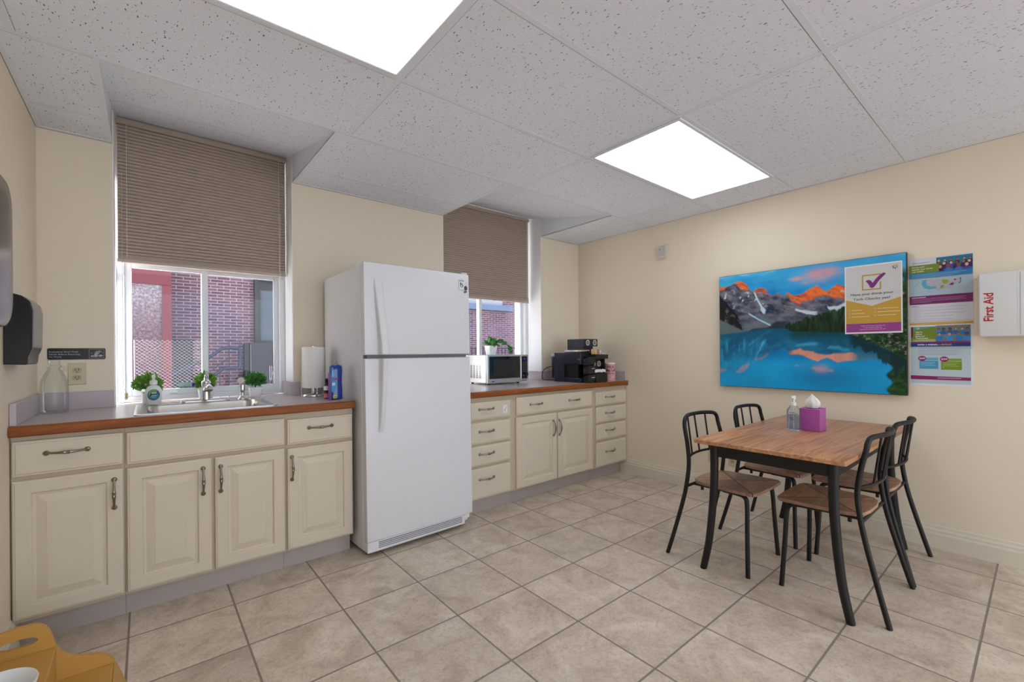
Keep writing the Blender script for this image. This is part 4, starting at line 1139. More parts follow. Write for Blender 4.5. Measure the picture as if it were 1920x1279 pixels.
def landscape(nu, nv):
    u = np.linspace(0, 1, nu)[None, :].repeat(nv, 0); v = np.linspace(0, 1, nv)[:, None].repeat(nu, 1)   # v down
    def col(c): return np.array(lin(c)[:3])[None, None, :]
    def mix(a, b, t): t = np.clip(t, 0, 1)[..., None]; return a * (1 - t) + b * t
    def ss(a, b, x): t = np.clip((x - a) / (b - a), 0, 1); return t * t * (3 - 2 * t)
    def scene(u, v):
        n1 = fbm(u * 6 + 3, v * 10 + 1, 1); n2 = fbm(u * 22, v * 22, 2)
        n4 = fbm(u * 3.0 + 9, v * 9 + 2, 8, 4)
        sky = mix(col((8, 134, 206)) + 0 * u[..., None], col((72, 186, 230)), ss(.25, .0, v) * .45 + (n1 - .5) * 1.3 + .25)
        sky = mix(sky, col((128, 150, 184)), ss(.44, .66, n4) * ss(.16, .30, u) * .9)
        sky = mix(sky, col((140, 206, 236)), ss(.5, .7, n1) * ss(.05, .0, v) * .8)
        for (cu, cv, ru, rv, k) in ((.60, .085, .075, .05, 1.0), (.665, .07, .05, .035, .8), (.485, .095, .035, .016, 1.0), (.53, .135, .03, .012, .6)):
            d = ((u - cu) / ru) ** 2 + ((v - cv) / rv) ** 2
            sky = mix(sky, col((226, 160, 152)), k * np.exp(-d * 1.2) * (.25 + n2 * 1.3))
        P_ = [(-.01, .086), (.033, .100), (.08, .087), (.114, .061), (.143, .056), (.176, .08), (.2, .134), (.22, .169), (.239, .15), (.271, .139), (.301, .149), (.324, .205), (.353, .209), (.375, .194), (.397, .223), (.419, .218), (.436, .195), (.454, .223), (.502, .229), (.556, .182), (.592, .166), (.614, .196), (.633, .228), (.665, .203), (.692, .174), (.719, .193), (.75, .2), (.85, .24), (1.0, .22)]
        B_ = [(-.01, .11), (.03, .115), (.045, .09), (.10, .07), (.12, .075), (.145, .125), (.188, .150), (.2, .14), (.23, .17), (.247, .184), (.309, .187), (.33, .21), (.37, .205), (.40, .228), (.43, .22), (.454, .269), (.495, .296), (.555, .277), (.627, .242), (.683, .273), (.734, .289), (.8, .29), (1, .28)]
        ridge = np.interp(u, [p[0] for p in P_], [p[1] for p in P_]) + (fbm(u * 44, u * 0 + 2, 5, 4) - .5) * .016
        litb = np.interp(u, [p[0] for p in B_], [p[1] for p in B_])
        str_ = fbm(u * 30 - v * 16, v * 34, 6)
        rock = mix(col((42, 54, 78)) + 0 * u[..., None], col((150, 146, 156)), (str_ - .28) * 1.6)
        rock = mix(rock, col((70, 78, 92)), ss(.33, .47, v) * .7)
        depth = v - ridge
        lit = mix(col((244, 116, 52)) + 0 * u[..., None], col((140, 66, 50)), (str_ - .42) * 2.4)
        rock = mix(rock, lit, ss(.014, -.014, v - litb + (str_ - .5) * .05))
        rock = mix(rock, col((206, 214, 226)), ss(.68, .74, fbm(u * 38 + v * 8, v * 30, 12)) * ss(.02, .05, depth) * ss(.34, .24, v) * .9)
        gx = np.interp(v, [.16, .245, .323, .365], [.229, .254, .285, .292]); gw = np.interp(v, [.16, .30, .33, .37], [.004, .006, .014, .004])
        rock = mix(rock, col((198, 220, 236)), ss(1.5, .7, np.abs(u - gx) / gw) * ss(.16, .18, v) * ss(.372, .355, v))
        for (pu, pv, u0, u1, c_) in (([.45, .474, .542, .588, .62], [.345, .348, .378, .384, .37], .47, .60, (206, 216, 228)), ([.64, .652, .688, .74], [.338, .352, .356, .332], .64, .76, (206, 216, 228))):
            cv = np.interp(u, pu, pv)
            rock = mix(rock, col(c_), ss(.020, .006, np.abs(v - cv) + (n2 - .5) * .03) * ss(u0, u0 + .01, u) * ss(u1, u1 - .02, u) * (.5 + n2))
        img = mix(sky, rock, ss(-.002, .003, depth))
        img = mix(img, mix(col((96, 104, 118)) + 0 * u[..., None], col((124, 132, 144)), n1), ss(.0, .05, v - (.37 + np.abs(u - .31) * .35)) * ss(.14, .2, u) * ss(.50, .38, u) * .75)
        cv = np.interp(u, [.19, .195, .254, .335], [.345, .353, .407, .470])
        img = mix(img, col((170, 212, 232)), ss(.011, .003, np.abs(v - cv)) * ss(.19, .2, u) * ss(.34, .33, u))
        cl = np.interp(u, [0, .049, .125, .149, .17], [.165, .231, .363, .454, .56])
        img = mix(img, mix(col((22, 26, 32)) + 0 * u[..., None], col((150, 138, 122)), ss(.5, .72, fbm(u * 40, v * 22, 9)) * ss(.27, .36, v) * .8), ss(.0, .02, v - cl + (n2 - .5) * .04))
        img = mix(img, mix(col((112, 126, 130)) + 0 * u[..., None], col((78, 96, 98)), n1), ss(.0, .015, v - (.385 + u * .70)) * ss(.20, .17, u))
        img = mix(img, col((20, 40, 44)), ss(0, .02, v - (.475 - .05 * ss(.30, .37, u) + .035 * ss(.24, .16, u))) * ss(.13, .17, u) * ss(.46, .41, u) * .85)
        fz_ = np.interp(u, [.40, .413, .424, .494, .588, .688, .74, .9, 1], [.53, .50, .462, .436, .394, .365, .350, .31, .30]) + (fbm(u * 100, u * 0 + 1, 15, 2) - .5) * .040
        forest = mix(col((10, 34, 24)) + 0 * u[..., None], col((60, 100, 54)), (fbm(u * 120, v * 14, 17, 3) - .32) * 1.4)
        forest = mix(forest, col((14, 30, 22)), ss(.40, .52, v) * .6)
        return mix(img, forest, ss(-.004, .006, v - fz_) * ss(.405, .42, u))
    shore = np.interp(u, [0, .174, .307, .417, .452, .74, 1], [.531, .511, .493, .495, .525, .545, .56])
    img = scene(u, v)
    sq = np.interp(u, [0, .2, .4, 1], [.80, .80, .64, .64])
    vm = np.clip(shore - (v - shore) / sq, 0, 1)
    ub = np.clip(u + (fbm(u * 8, v * 70, 21) - .5) * .010, 0, 1)
    mir = (scene(ub, vm) + scene(np.clip(ub + .004, 0, 1), np.clip(vm + .012, 0, 1)) + scene(np.clip(ub - .004, 0, 1), np.clip(vm - .012, 0, 1))) / 3
    warm = np.clip((mir[..., 0] - mir[..., 2]) * 2.4, 0, 1)
    blue = mix(col((0, 116, 160)) + 0 * u[..., None], col((16, 184, 240)), ss(.70, .80, v) * .55 + (fbm(u * 4, v * 5, 22) - .45) * .9)
    blue = mix(blue, col((8, 96, 148)), np.exp(-(((u - .62) / .18) ** 2 + ((v - .90) / .10) ** 2)) * .7)
    wat = mix(mir * np.array([.14, .80, 1.05]) + np.array([.0, .02, .05]), blue, .40 + .35 * ss(.60, .85, v))
    strk = fbm(u * 60, v * 5, 27, 3)
    wat = mix(wat, col((10, 84, 116)), ss(.62, .55, v) * .7)
    wat = mix(wat, col((44, 164, 214)), ss(.52, .72, strk) * ss(.55, .62, v) * ss(.34, .14, u) * ss(.9, .7, v) * .7)
    wat = mix(wat, col((238, 156, 128)), warm * (.92 * ss(.42, .48, u) * ss(.80, .74, u) + .35 * ss(.42, .2, u)) * ss(.57, .62, v) * (.65 + .5 * strk))
    wat = mix(wat, col((196, 160, 172)), .75 * np.exp(-(((u - .611) / .032) ** 2 + ((v - .828) / .03) ** 2)))
    wat = mix(wat, col((6, 66, 70)), ss(.60, .53, v - .03 * strk) * ss(.43, .47, u) * .85)
    img = mix(img, wat, ss(-.002, .003, v - shore))
    nf = fbm(u * 50, v * 50, 30)
    nearc = mix(col((10, 36, 20)) + 0 * u[..., None], col((44, 100, 48)), (nf - .35) * 2)
    img = mix(img, nearc, ss(-.006, .01, u - (.975 - .012 * np.sin(v * 60) - .05 * ss(.45, .6, v))) * ss(.08, .16, v))
    bk = np.interp(u, [.74, .80, .83, .987, 1.0], [.555, .59, .609, .737, .75])
    bank = ss(.004, -.004, v - bk + (nf - .5) * .03) * ss(.53, .545, v) * ss(.735, .76, u)
    img = mix(img, mix(nearc, col((132, 124, 118)), ss(.58, .68, fbm(u * 70, v * 70, 33))), bank)
    rfb = np.interp(u, [.74, .80, .85, .90, .93, .955, .97, 1.0], [.60, .66, .70, .77, .76, .90, .80, .84]) + (fbm(u * 70, u * 0, 36, 2) - .5) * .10
    img = mix(img, mix(col((6, 52, 62)) + 0 * u[..., None], col((10, 34, 36)), nf), ss(.008, -.008, v - rfb) * ss(-.004, .004, v - bk) * ss(.74, .77, u) * .9)
    return np.clip(img, 0, 1)

nu, nv = 300, 232
img = landscape(nu, nv)
me = bpy.data.meshes.new('picture_print')
yy = py1 - .003 - (PW - .006) * np.linspace(0, 1, nu); zz = pz1 - .003 - (PH - .006) * np.linspace(0, 1, nv)
V = np.zeros((nv, nu, 3)); V[..., 0] = XR - .0365; V[..., 1] = yy[None, :]; V[..., 2] = zz[:, None]
V -= np.array(LP.location)
idx = np.arange(nu * nv).reshape(nv, nu)
Fq = np.stack([idx[:-1, :-1], idx[1:, :-1], idx[1:, 1:], idx[:-1, 1:]], -1).reshape(-1, 4)
me.from_pydata(V.reshape(-1, 3).tolist(), [], Fq.tolist())
at = me.color_attributes.new('Col', 'FLOAT_COLOR', 'POINT')
buf = np.ones((nu * nv, 4)); buf[:, :3] = img.reshape(-1, 3); at.data.foreach_set('color', buf.ravel())
me.materials.append(M['photo'])
o = bpy.data.objects.new('printed_landscape', me); C.objects.link(o); o.parent = LP

# ================================================================== POSTERS
def poster(name, label, y_l, z_t, w_, h_, x, grp='paper posters on the right wall'):
    root = thing(name, label, 'poster', (x, y_l - w_ / 2, z_t - h_), grp)
    bm = bmn(); box(bm, x - .0012, x - .0002, y_l - w_, y_l, z_t - h_, z_t); obj('sheet', bm, M['paper'], root)
    return root, Ink((x - .0013, y_l, z_t), (0, -1, 0), (0, 0, 1))
lx = XR - .0370
# "tech checks" poster taped on the picture
w_, h_ = .297, .452
P1, ik = poster('poster', 'Tech Checks poster taped over the right of the lake picture', .870, 1.763, w_, h_, lx)
ik.rect(0, 0, w_, h_, (232, 231, 228), 0); ik.rect(.007, .008, w_ - .007, .31, (205, 204, 202), 1)
ik.poly([(.007, .225), (.007, .385), (w_ - .007, .385), (w_ - .007, .225), (w_ * .49, .272)], (196, 154, 62), 2)
ik.rect(.007, .385, w_ - .007, h_ - .010, (150, 66, 138), 2)
for (a, b, c, d_) in ((.094, .066, .193, .074), (.094, .160, .193, .168), (.094, .074, .101, .160), (.186, .118, .193, .160)): ik.rect(a, b, c, d_, (190, 146, 52), 2)
ck = [(.112, .106), (.128, .101), (.140, .106), (.150, .122), (.166, .098), (.184, .078), (.204, .064), (.214, .066), (.216, .072), (.200, .090), (.182, .112), (.166, .138), (.156, .152), (.146, .156), (.137, .152), (.130, .132), (.120, .116)]
for i in range(1, len(ck) - 1): pass
ik.poly(list(reversed(ck[:8] + ck[8:])), (128, 52, 122), 4)
ik.text('Have you done your', w_ * .48, .205 - .006, .0155, (70, 70, 74), 3, 'CENTER', .008, 1.22)
ik.text('Tech Checks yet?', w_ * .48, .237 - .006, .0155, (70, 70, 74), 3, 'CENTER', .008, 1.22)
for k in range(3):
    for x0_, L_ in ((.022, (.055, .068, .094)[k]), (.158, (.104, .112, .092)[k])):
        y_ = .296 + .022 * k + (.0 if x0_ < .1 else -.004)
        ik.disc(x0_ + .004, y_, .006, (214, 184, 130), 3, n=10); ik.poly([(x0_, y_), (x0_ + .003, y_ + .004), (x0_ + .010, y_ - .005), (x0_ + .003, y_ + .001)], (60, 40, 40), 4)
        ik.rect(x0_ + .016, y_ - .002, x0_ + .016 + L_, y_ + .002, (226, 206, 164), 3)
for k, t_ in enumerate(('Thank you for your commitment', 'to our mission of finding', 'answers for every child in our care')): ik.text(t_, w_ * .5, .404 + .0115 * k, .0058, (226, 200, 222), 3, 'CENTER', .012, 1.15)
def burst(ik, x, y, r, cols, l=3):
    for i, c in enumerate(cols):
        a = 2 * PI * i / len(cols) + .3
        ik.poly([(x + r * .15 * math.cos(a), y + r * .15 * math.sin(a)), (x + r * .6 * math.cos(a + .3), y + r * .6 * math.sin(a + .3)), (x + r * math.cos(a), y + r * math.sin(a)), (x + r * .6 * math.cos(a - .3), y + r * .6 * math.sin(a - .3))], c, l)
burst(ik, .262, .034, .017, [(70, 120, 160), (96, 40, 60), (60, 40, 50), (130, 40, 60), (190, 170, 70), (180, 120, 60)])
ik.build('print', M['print'], P1)

# upper flyer
w_, h_ = .276, .410
P2, ik = poster('poster', 'flyer with purple crowd photo and country map on the right wall', .545, 1.765, w_, h_, XR)
ik.rect(0, 0, w_, h_, (214, 214, 222), 0)
def crowd(ik, x0, y0, x1, y1, bg, shirts, seed, rows, l=1):
    rnd = random.Random(seed); ik.rect(x0, y0, x1, y1, bg, l)
    sk = [(196, 150, 124), (150, 108, 84), (120, 82, 62), (214, 172, 146)]
    Hh = y1 - y0
    for r_ in range(rows):
        n = 6 if r_ < rows - 1 else 4
        for i in range(n):
            rad = Hh * (.075 + .02 * r_)
            cx = x0 + (x1 - x0) * (i + .5 + rnd.uniform(-.2, .2)) / n; cy = y0 + Hh * (.24 + .62 * r_ / rows)
            cx = min(max(cx, x0 + rad * 1.7), x1 - rad * 1.7)
            s = rnd.choice(shirts)
            L = l + 1 + r_ * 3
            yb = min(y1, cy + rad * 4.2)
            ik.poly([(cx - rad * 1.6, yb), (cx + rad * 1.6, yb), (cx + rad * 1.5, cy + rad * 1.6), (cx + rad * .5, cy + rad * .9), (cx - rad * .5, cy + rad * .9), (cx - rad * 1.5, cy + rad * 1.6)], s, L)
            ik.disc(cx, max(cy - rad * .25, y0 + rad * 1.2), rad * 1.0, rnd.choice([(34, 26, 26), (62, 44, 36), (120, 92, 62)]), L + 1, n=12)
            ik.disc(cx, max(cy + rad * .05, y0 + rad * 1.4), rad * .78, rnd.choice(sk), L + 2, rad * .95, n=12)
crowd(ik, .122, .006, w_, .094, (40, 116, 150), [(74, 48, 130), (96, 60, 150), (60, 40, 100), (70, 110, 170)], 4, 3)
burst(ik, .020, .028, .009, [(60, 60, 70), (96, 40, 60), (60, 60, 60), (130, 60, 60)], 2); ik.rect(.030, .026, .092, .029, (130, 130, 138), 1)
ik.rect(0, .042, .134, .092, (116, 134, 44), 13)
for k, t_ in enumerate(('Moving soon?', 'Maintain Your Career', 'with LEARN')): ik.text(t_, .012, .057 + .0135 * k, .0082, (232, 234, 214), 14, bold=.015, xs=.92)
ik.rect(0, .092, w_, .122, (44, 126, 176), 13)
for k in range(3): ik.rect(.010, .100 + .008 * k, .25 - .03 * k, .1018 + .008 * k, (150, 196, 222), 14)
ik.rect(0, .122, w_, .232, (172, 192, 204), 1)
US = [(.062, .135), (.078, .134), (.11, .137), (.15, .139), (.175, .150), (.186, .158), (.200, .148), (.216, .136), (.222, .141), (.208, .158), (.200, .170), (.196, .184), (.186, .192), (.192, .208), (.186, .208), (.176, .195), (.160, .198), (.140, .200), (.134, .212), (.122, .200), (.104, .194), (.086, .194), (.068, .184), (.058, .165), (.057, .148)]
ik.poly(list(reversed(US)), (178, 178, 186), 2)
ik.poly([(.062, .135), (.057, .148), (.058, .165), (.068, .184), (.086, .194), (.104, .194), (.122, .190), (.120, .178), (.096, .178), (.080, .168), (.078, .150), (.080, .135)], (92, 168, 188), 3)
ik.poly([(.148, .140), (.146, .154), (.156, .168), (.168, .166), (.176, .152), (.170, .144)], (150, 168, 50), 3); ik.poly([(.142, .176), (.140, .192), (.152, .192), (.156, .176)], (150, 160, 80), 3)
ik.poly([(.176, .176), (.192, .180), (.198, .168), (.190, .164)], (128, 34, 96), 3); ik.disc(.202, .148, .005, (170, 50, 80), 3, n=8)
for (x, y) in ((.222, .140), (.222, .148), (.222, .158), (.218, .166)): ik.rect(x, y, x + .006, y + .005, (140, 40, 90), 3)
for (x, y) in ((.040, .135), (.043, .145), (.038, .155), (.034, .165), (.024, .172)): ik.disc(x, y, .0016, (70, 80, 90), 3, n=6)
ik.rect(0, .232, w_, .284, (116, 40, 98), 2)
ik.rect(.010, .239, .075, .243, (222, 196, 216), 3)
for k in range(4): ik.rect(.010, .248 + .0075 * k, (.25, .24, .25, .10)[k], .2500 + .0075 * k, (180, 130, 168), 3)
ik.rect(.010, .294, .042, .297, (110, 110, 118), 2)
for k in range(9): ik.rect(.020, .304 + .009 * k, (.25, .06, .24, .05, .25, .05, .19, .05, .19)[k], .3052 + .009 * k, (150, 150, 160), 2)
ik.rect(0, .385, w_, .398, (206, 202, 192), 1)
ik.rect(0, .398, w_, h_, (204, 150, 44), 2); ik.rect(.01, .4025, .24, .4045, (232, 206, 150), 3)
ik.build('print', M['print'], P2)

# lower flyer
w_, h_ = .276, .372
P3, ik = poster('poster', 'green and blue hiring flyer below the map flyer', .547, 1.3535, w_, h_, XR)
ik.rect(0, 0, w_, h_, (226, 228, 232), 0); ik.rect(.007, .010, w_ - .009, h_ - .014, (186, 202, 208), 1)
ik.rect(.007, .010, .120, .098, (116, 136, 46), 2); ik.poly([(.018, .010), (.018, .032), (.120, .012), (.120, .010)], (96, 160, 130), 3); ik.rect(.007, .010, .017, .074, (116, 40, 98), 3)
ik.rect(.017, .088, .120, .098, (164, 180, 110), 3)
burst(ik, .040, .020, .009, [(220, 230, 220)] * 6, 4)
for k, t_ in enumerate(("We're", 'Hiring', 'Behavior', 'Technicians')): ik.text(t_, .028, .047 + .0125 * k, .0086, (236, 238, 224), 4, bold=.02, xs=1.0)
crowd(ik, .120, .006, w_ - .009, .102, (120, 128, 126), [(44, 122, 196), (60, 136, 210), (36, 104, 176)], 9, 2, 4)
ik.rect(.007, .102, w_ - .009, .111, (140, 36, 100), 15); ik.rect(.007, .111, w_ - .009, .132, (24, 62, 120), 15)
ik.text('REFER A FRIEND', .038, .1255, .0086, (232, 236, 244), 16, bold=.02, xs=.98); ik.text('for a', .122, .1255, .0078, (214, 220, 236), 16, xs=.9); ik.text('BONUS!', .145, .1255, .0086, (220, 170, 70), 16, bold=.02, xs=.98)
for k, L_ in enumerate((.23, .20, .20, .20, .18)): ik.rect(.040, .143 + .0095 * k, .040 + L_ - .02 * (k % 2), .1448 + .0095 * k, (140, 146, 172), 3)
ik.rect(.046, .200, .130, .216, (104, 170, 200), 3); ik.rect(.046, .219, .130, .268, (74, 150, 190), 3); ik.rect(.142, .205, .230, .219, (130, 158, 50), 3); ik.rect(.142, .222, .230, .272, (122, 148, 42), 3)
for k in range(4):
    ik.rect(.051, .228 + .009 * k, .118 - .01 * (k % 2) - (.05 if k == 3 else 0), .2298 + .009 * k, (176, 214, 232), 4); ik.rect(.149, .231 + .009 * k, .218 - .012 * (k % 2) - (.05 if k == 3 else 0), .2328 + .009 * k, (196, 210, 130), 4)
for x, y, t_ in ((.058, .205, '$500'), (.156, .209, '$250')):
    ik.disc(x, y, .0185, (140, 30, 92), 5, .0155, 24); ik.text(t_, x, y + .004, .0098, (240, 226, 236), 6, 'CENTER', .02, .95)
ik.poly([(.005, .310), (.005, .334), (w_ - .009, .334), (w_ - .009, .316)], (140, 36, 100), 3)
ik.rect(.126, .321, .228, .324, (226, 186, 212), 4)
ik.build('print', M['print'], P3)

# first aid cabinet
fa0, fa1, faz0, faz1, fax = .241, -.165, 1.2715, 1.6245, 3.590
FAK = thing('first_aid_cabinet', 'white First Aid box on the wall at the right edge', 'first aid box', (XR, .04, faz0))
bm = bmn(); box(bm, fax, XR - .0005, fa1, fa0, faz0, faz1, bev=.008, seg=3); cb_ = obj('case', bm, mat('metal_white', (224, 224, 222), rough=.4), FAK, smooth=40)
bm = bmn(); box(bm, fax - .0012, fax + .0006, .0862, .0876, faz0 + .01, faz1 - .01); box(bm, fax - .0004, fax + .0006, .098, .0985, faz0 + .01, faz1 - .01); obj('door_seam', bm, mat('seam_grey', (170, 170, 168), rough=.6), FAK)
ik = Ink((fax - .0006, .2235, 1.445), (0, 0, 1), (0, 1, 0))
ik = Ink((fax - .0006, .186, 1.3555), (0, 0, 1), (0, 1, 0))
ik.text('First Aid', 0, 0, .0365, (184, 34, 36), 1, 'LEFT', .020, .88)
ik.build('lettering', M['print'], FAK)

# ================================================================== TABLE AND CHAIRS
tx0, tx1, ty0, ty1, tz = 2.290, 3.610, .5450, 1.229, .731
tcx, tcy = (tx0 + tx1) / 2, (ty0 + ty1) / 2
TB = thing('dining_table', 'brown plank-top table with curved black legs', 'table', (tcx, tcy, 0))
bm = bmn()
ring_loft(bm, [[(x, y, z) for x, y in rrect(tcx, tcy, (tx1 - tx0) / 2 - i, (ty1 - ty0) / 2 - i, .012, 3)] for i, z in ((.004, tz - .024), (0, tz - .021), (0, tz - .006), (.003, tz - .002), (.006, tz))])
obj('tabletop', bm, M['table'], TB, smooth=30)
ax0, ax1, ay0, ay1 = tx0 + .095, tx1 - .095, tcy - .272, tcy + .272
bm = bmn(); a0, a1 = tz - .098, tz - .0245
for s in ((ax0, ax1, ay0 - .010, ay0 + .010), (ax0, ax1, ay1 - .010, ay1 + .010), (ax0 - .010, ax0 + .010, ay0 + .010, ay1 - .010), (ax1 - .010, ax1 + .010, ay0 + .010, ay1 - .010)): box(bm, *s, a0, a1)
obj('apron', bm, M['bmetal'], TB)
for sx_, lx_ in ((-1, ax0), (1, ax1)):
    for sy_, ly_ in ((-1, ay0), (1, ay1)):
        pts = smooth_path([(lx_, ly_, tz - .0245), (lx_, ly_, .52), (lx_ + sx_ * .002, ly_ + sy_ * .012, .33), (lx_ + sx_ * .004, ly_ + sy_ * .032, .15), (lx_ + sx_ * .006, ly_ + sy_ * .062, .0)], 6)
        bm = bmn(); n_ = len(pts); tube(bm, pts, [.0215 - .004 * i / n_ for i in range(n_)], 14)
        for v in bm.verts: v.co.z = max(v.co.z, .0005)
        obj('leg', bm, M['bmetal'], TB, smooth=50)

def make_chair(x, y, label):
    t = thing('dining_chair', label, 'chair', (x, y, 0), 'metal and wood chairs around the table')
    def W(p): return (x + p[0], y + p[1], p[2])
    sz = .445
    out = []
    # rounded trapezoid seat, wider at the front
    for px, py in [(-.200, -.150), (-.196, -.182), (-.170, -.200), (-.06, -.206), (.06, -.206), (.170, -.200), (.196, -.182), (.200, -.150), (.192, -.02), (.184, .09), (.168, .135), (.13, .160), (.06, .170), (-.06, .170), (-.13, .160), (-.168, .135), (-.184, .09), (-.192, -.02)]:
        out.append((px, py))
    bm = bmn()
    ring_loft(bm, [[W((px * s, py * s, z)) for px, py in out] for s, z in ((.985, sz - .017), (1, sz - .013), (1, sz - .004), (.988, sz))])
    obj('seat', bm, M['seat'], t, at=(x, y, sz))
    bm = bmn(); rt = .0118
    # continuous back frame: two rear legs joined by the top rail
    def side(s): return [(s * .255, .268, .0), (s * .240, .225, .16), (s * .226, .180, .34), (s * .221, .158, .46), (s * .218, .150, .56), (s * .212, .162, .66), (s * .205, .182, .755)]
    L_ = smooth_path(side(-1), 5); Rr = smooth_path(side(1), 5)
    top = smooth_path([(-.205, .182, .755), (-.198, .186, .785), (-.170, .195, .806), (-.09, .222, .812), (0, .232, .812), (.09, .222, .812), (.170, .195, .806), (.198, .186, .785), (.205, .182, .755)], 5)
    path = L_[:-1] + top + list(reversed(Rr))[1:]
    tube(bm, [W(p) for p in path], rt, 10)
    for v in bm.verts: v.co.z = max(v.co.z, .0005)
    obj('back_frame', bm, M['bmetal'], t, smooth=50)
    bm = bmn(); tube(bm, [W(p) for p in smooth_path([(-.216, .151, .575), (-.12, .186, .580), (0, .198, .582), (.12, .186, .580), (.216, .151, .575)], 5)], .0075, 8); obj('lower_back_rail', bm, M['bmetal'], t, smooth=50)
    for u in (-.108, 0, .108):
        yb, yt = (.198, .232) if u == 0 else (.188, .218)
        bm = bmn(); tube(bm, [W((u, yb, .580)), W((u * .98, yt, .812))], .0055, 8); obj('spindle', bm, M['bmetal'], t, smooth=50)
    for s in (-1, 1):
        bm = bmn()
        tube(bm, [W(p) for p in smooth_path([(s * .150, -.02, sz - .026), (s * .158, -.105, sz - .026), (s * .166, -.140, sz - .034), (s * .172, -.154, sz - .07), (s * .186, -.160, .22), (s * .206, -.170, .0)], 5)], rt, 10)
        for v in bm.verts: v.co.z = max(v.co.z, .0005)
        obj('front_leg', bm, M['bmetal'], t, smooth=50)
    bm = bmn()
    tube(bm, [W((-.222, .160, sz - .028)), W((.222, .160, sz - .028))], .0085, 8)
    for s in (-1, 1): tube(bm, [W((s * .150, -.03, sz - .027)), W((s * .150, .160, sz - .027))], .0085, 8)
    obj('seat_rail', bm, M['bmetal'], t, smooth=50)
    for s in (-1, 1):
        bm = bmn(); tube(bm, [W((s * .150, .105, sz - .032)), W((s * .150, .105, sz - .052))], .0085, 10); obj('bumper', bm, M['bmetal'], t, smooth=40)
    return t
c1 = make_chair(2.655, 1.184, 'metal chair with wood seat at the table, nearest the counter and refrigerator')
dup(c1, (3.235, 1.146, 0), 0, 'metal chair on the far table side, nearer the wall picture')
dup(c1, (2.712, .703, 0), PI, 'nearest metal chair, back to the viewer, before the first aid box')
dup(c1, (3.250, .703, 0), PI, 'metal chair behind the nearest chair, closest to the first aid box')

# sanitizer and tissues
gx, gy = 2.985, .915
zt_ = tz + .0006
SB = thing('sanitizer_bottle', 'clear hand sanitizer pump bottle on the table', 'bottle', (gx, gy, zt_))
SB_w = .044

def slab(bm, cx, cy, hx, hy, r, zs_):
    ring_loft(bm, [[(x, y, z) for x, y in rrect(cx, cy, hx - i, hy - i, r, 5)] for i, z in zs_]); return bm
gx, gy = 2.948, .955
SB.location = (gx, gy, zt_)
bm = bmn(); slab(bm, gx, gy, .021, .0335, .010, [(.003, zt_), (0, zt_ + .004), (0, zt_ + .118), (.004, zt_ + .128), (.011, zt_ + .138), (.012, zt_ + .146)])
obj('bottle_body', bm, glass_mat('clear_pet', (244, 248, 252), .025), SB, smooth=35)
bm = bmn(); slab(bm, gx, gy, .017, .030, .008, [(.002, zt_ + .005), (0, zt_ + .008), (0, zt_ + .095)]); obj('gel', bm, glass_mat('pale_blue_gel', (226, 240, 252), .012), SB, smooth=35)
bm = bmn(); lathe(bm, [(.0135, zt_ + .1465), (.0135, zt_ + .164), (.007, zt_ + .168), (.006, zt_ + .182), (.011, zt_ + .184), (.011, zt_ + .205), (.001, zt_ + .206)], gx, gy, 18)
tube(bm, [(gx, gy, zt_ + .198), (gx - .028, gy + .003, zt_ + .194)], [.007, .005], 10)
obj('pump', bm, M['white'], SB, smooth=40)
bm = bmn(); tube(bm, [(gx, gy, zt_ + .012), (gx, gy, zt_ + .147)], .0028, 8); obj('dip_tube', bm, M['white'], SB)
ik = Ink((gx - .0216, gy + .020, zt_ + .116), (0, -1, 0), (0, 0, 1))
ik.rect(0, 0, .040, .024, (206, 212, 220), 0); ik.text('PURELL', .004, .015, .0078, (66, 74, 100), 1, bold=.015, xs=.95); ik.rect(0, .020, .042, .0235, (76, 76, 84), 1)
ik.disc(.044, .021, .0075, (176, 130, 84), 2); ik.disc(.044, .021, .0045, (206, 170, 130), 3)
ik.text('Hand', .004, .043, .0072, (76, 70, 140), 1, bold=.02); ik.text('Sanitizer', .004, .052, .0072, (76, 70, 140), 1, bold=.02, xs=.8)
ik.rect(.004, .057, .036, .0582, (130, 136, 160), 1); ik.rect(.004, .066, .036, .0675, (120, 160, 220), 1); ik.rect(.006, .070, .024, .0712, (120, 160, 220), 1); ik.disc(.040, .082, .005, (90, 160, 226), 1, n=10)
ik.build('label', M['print'], SB)

bx0, bx1, by0, by1, bz1 = 2.988, 3.100, .834, .938, tz + .132
TI = thing('tissue_box', 'purple cube tissue box beside the sanitizer bottle', 'tissue box', (3.044, .886, zt_))
bm = bmn()
box(bm, bx0, bx1, by0, by1, zt_, bz1 - .0012, bev=.002)
obj('carton', bm, mat('tissue_purple', (176, 88, 166), rough=.42, var=.05, vscale=14), TI)
bm = bmn(); slab(bm, 3.044, .886, .044, .030, .029, [(0, bz1 - .001), (0, bz1 - .0004)]); obj('opening', bm, mat('opening_dark', (44, 22, 42), rough=.8), TI)
bm = bmn(); rings = []
rnd = random.Random(11)
for k in range(9):
    t = k / 8; r_ = (.026 * (1 + .45 * math.sin(PI * min(t * 1.15, 1))) * (1 - t ** 2.2) + .002)
    rings.append([(3.040 - .004 * t + r_ * .62 * math.cos(2 * PI * a / 20) * (1 + .16 * math.sin(a * 1.9 + t * 3)), .888 - .004 * math.sin(t * 3) + r_ * math.sin(2 * PI * a / 20) * (1 + .16 * math.cos(a * 2.3 + t * 2)), bz1 + .0002 + .082 * t) for a in range(20)])
ring_loft(bm, rings); obj('tissue', bm, M['paper'], TI, smooth=60)

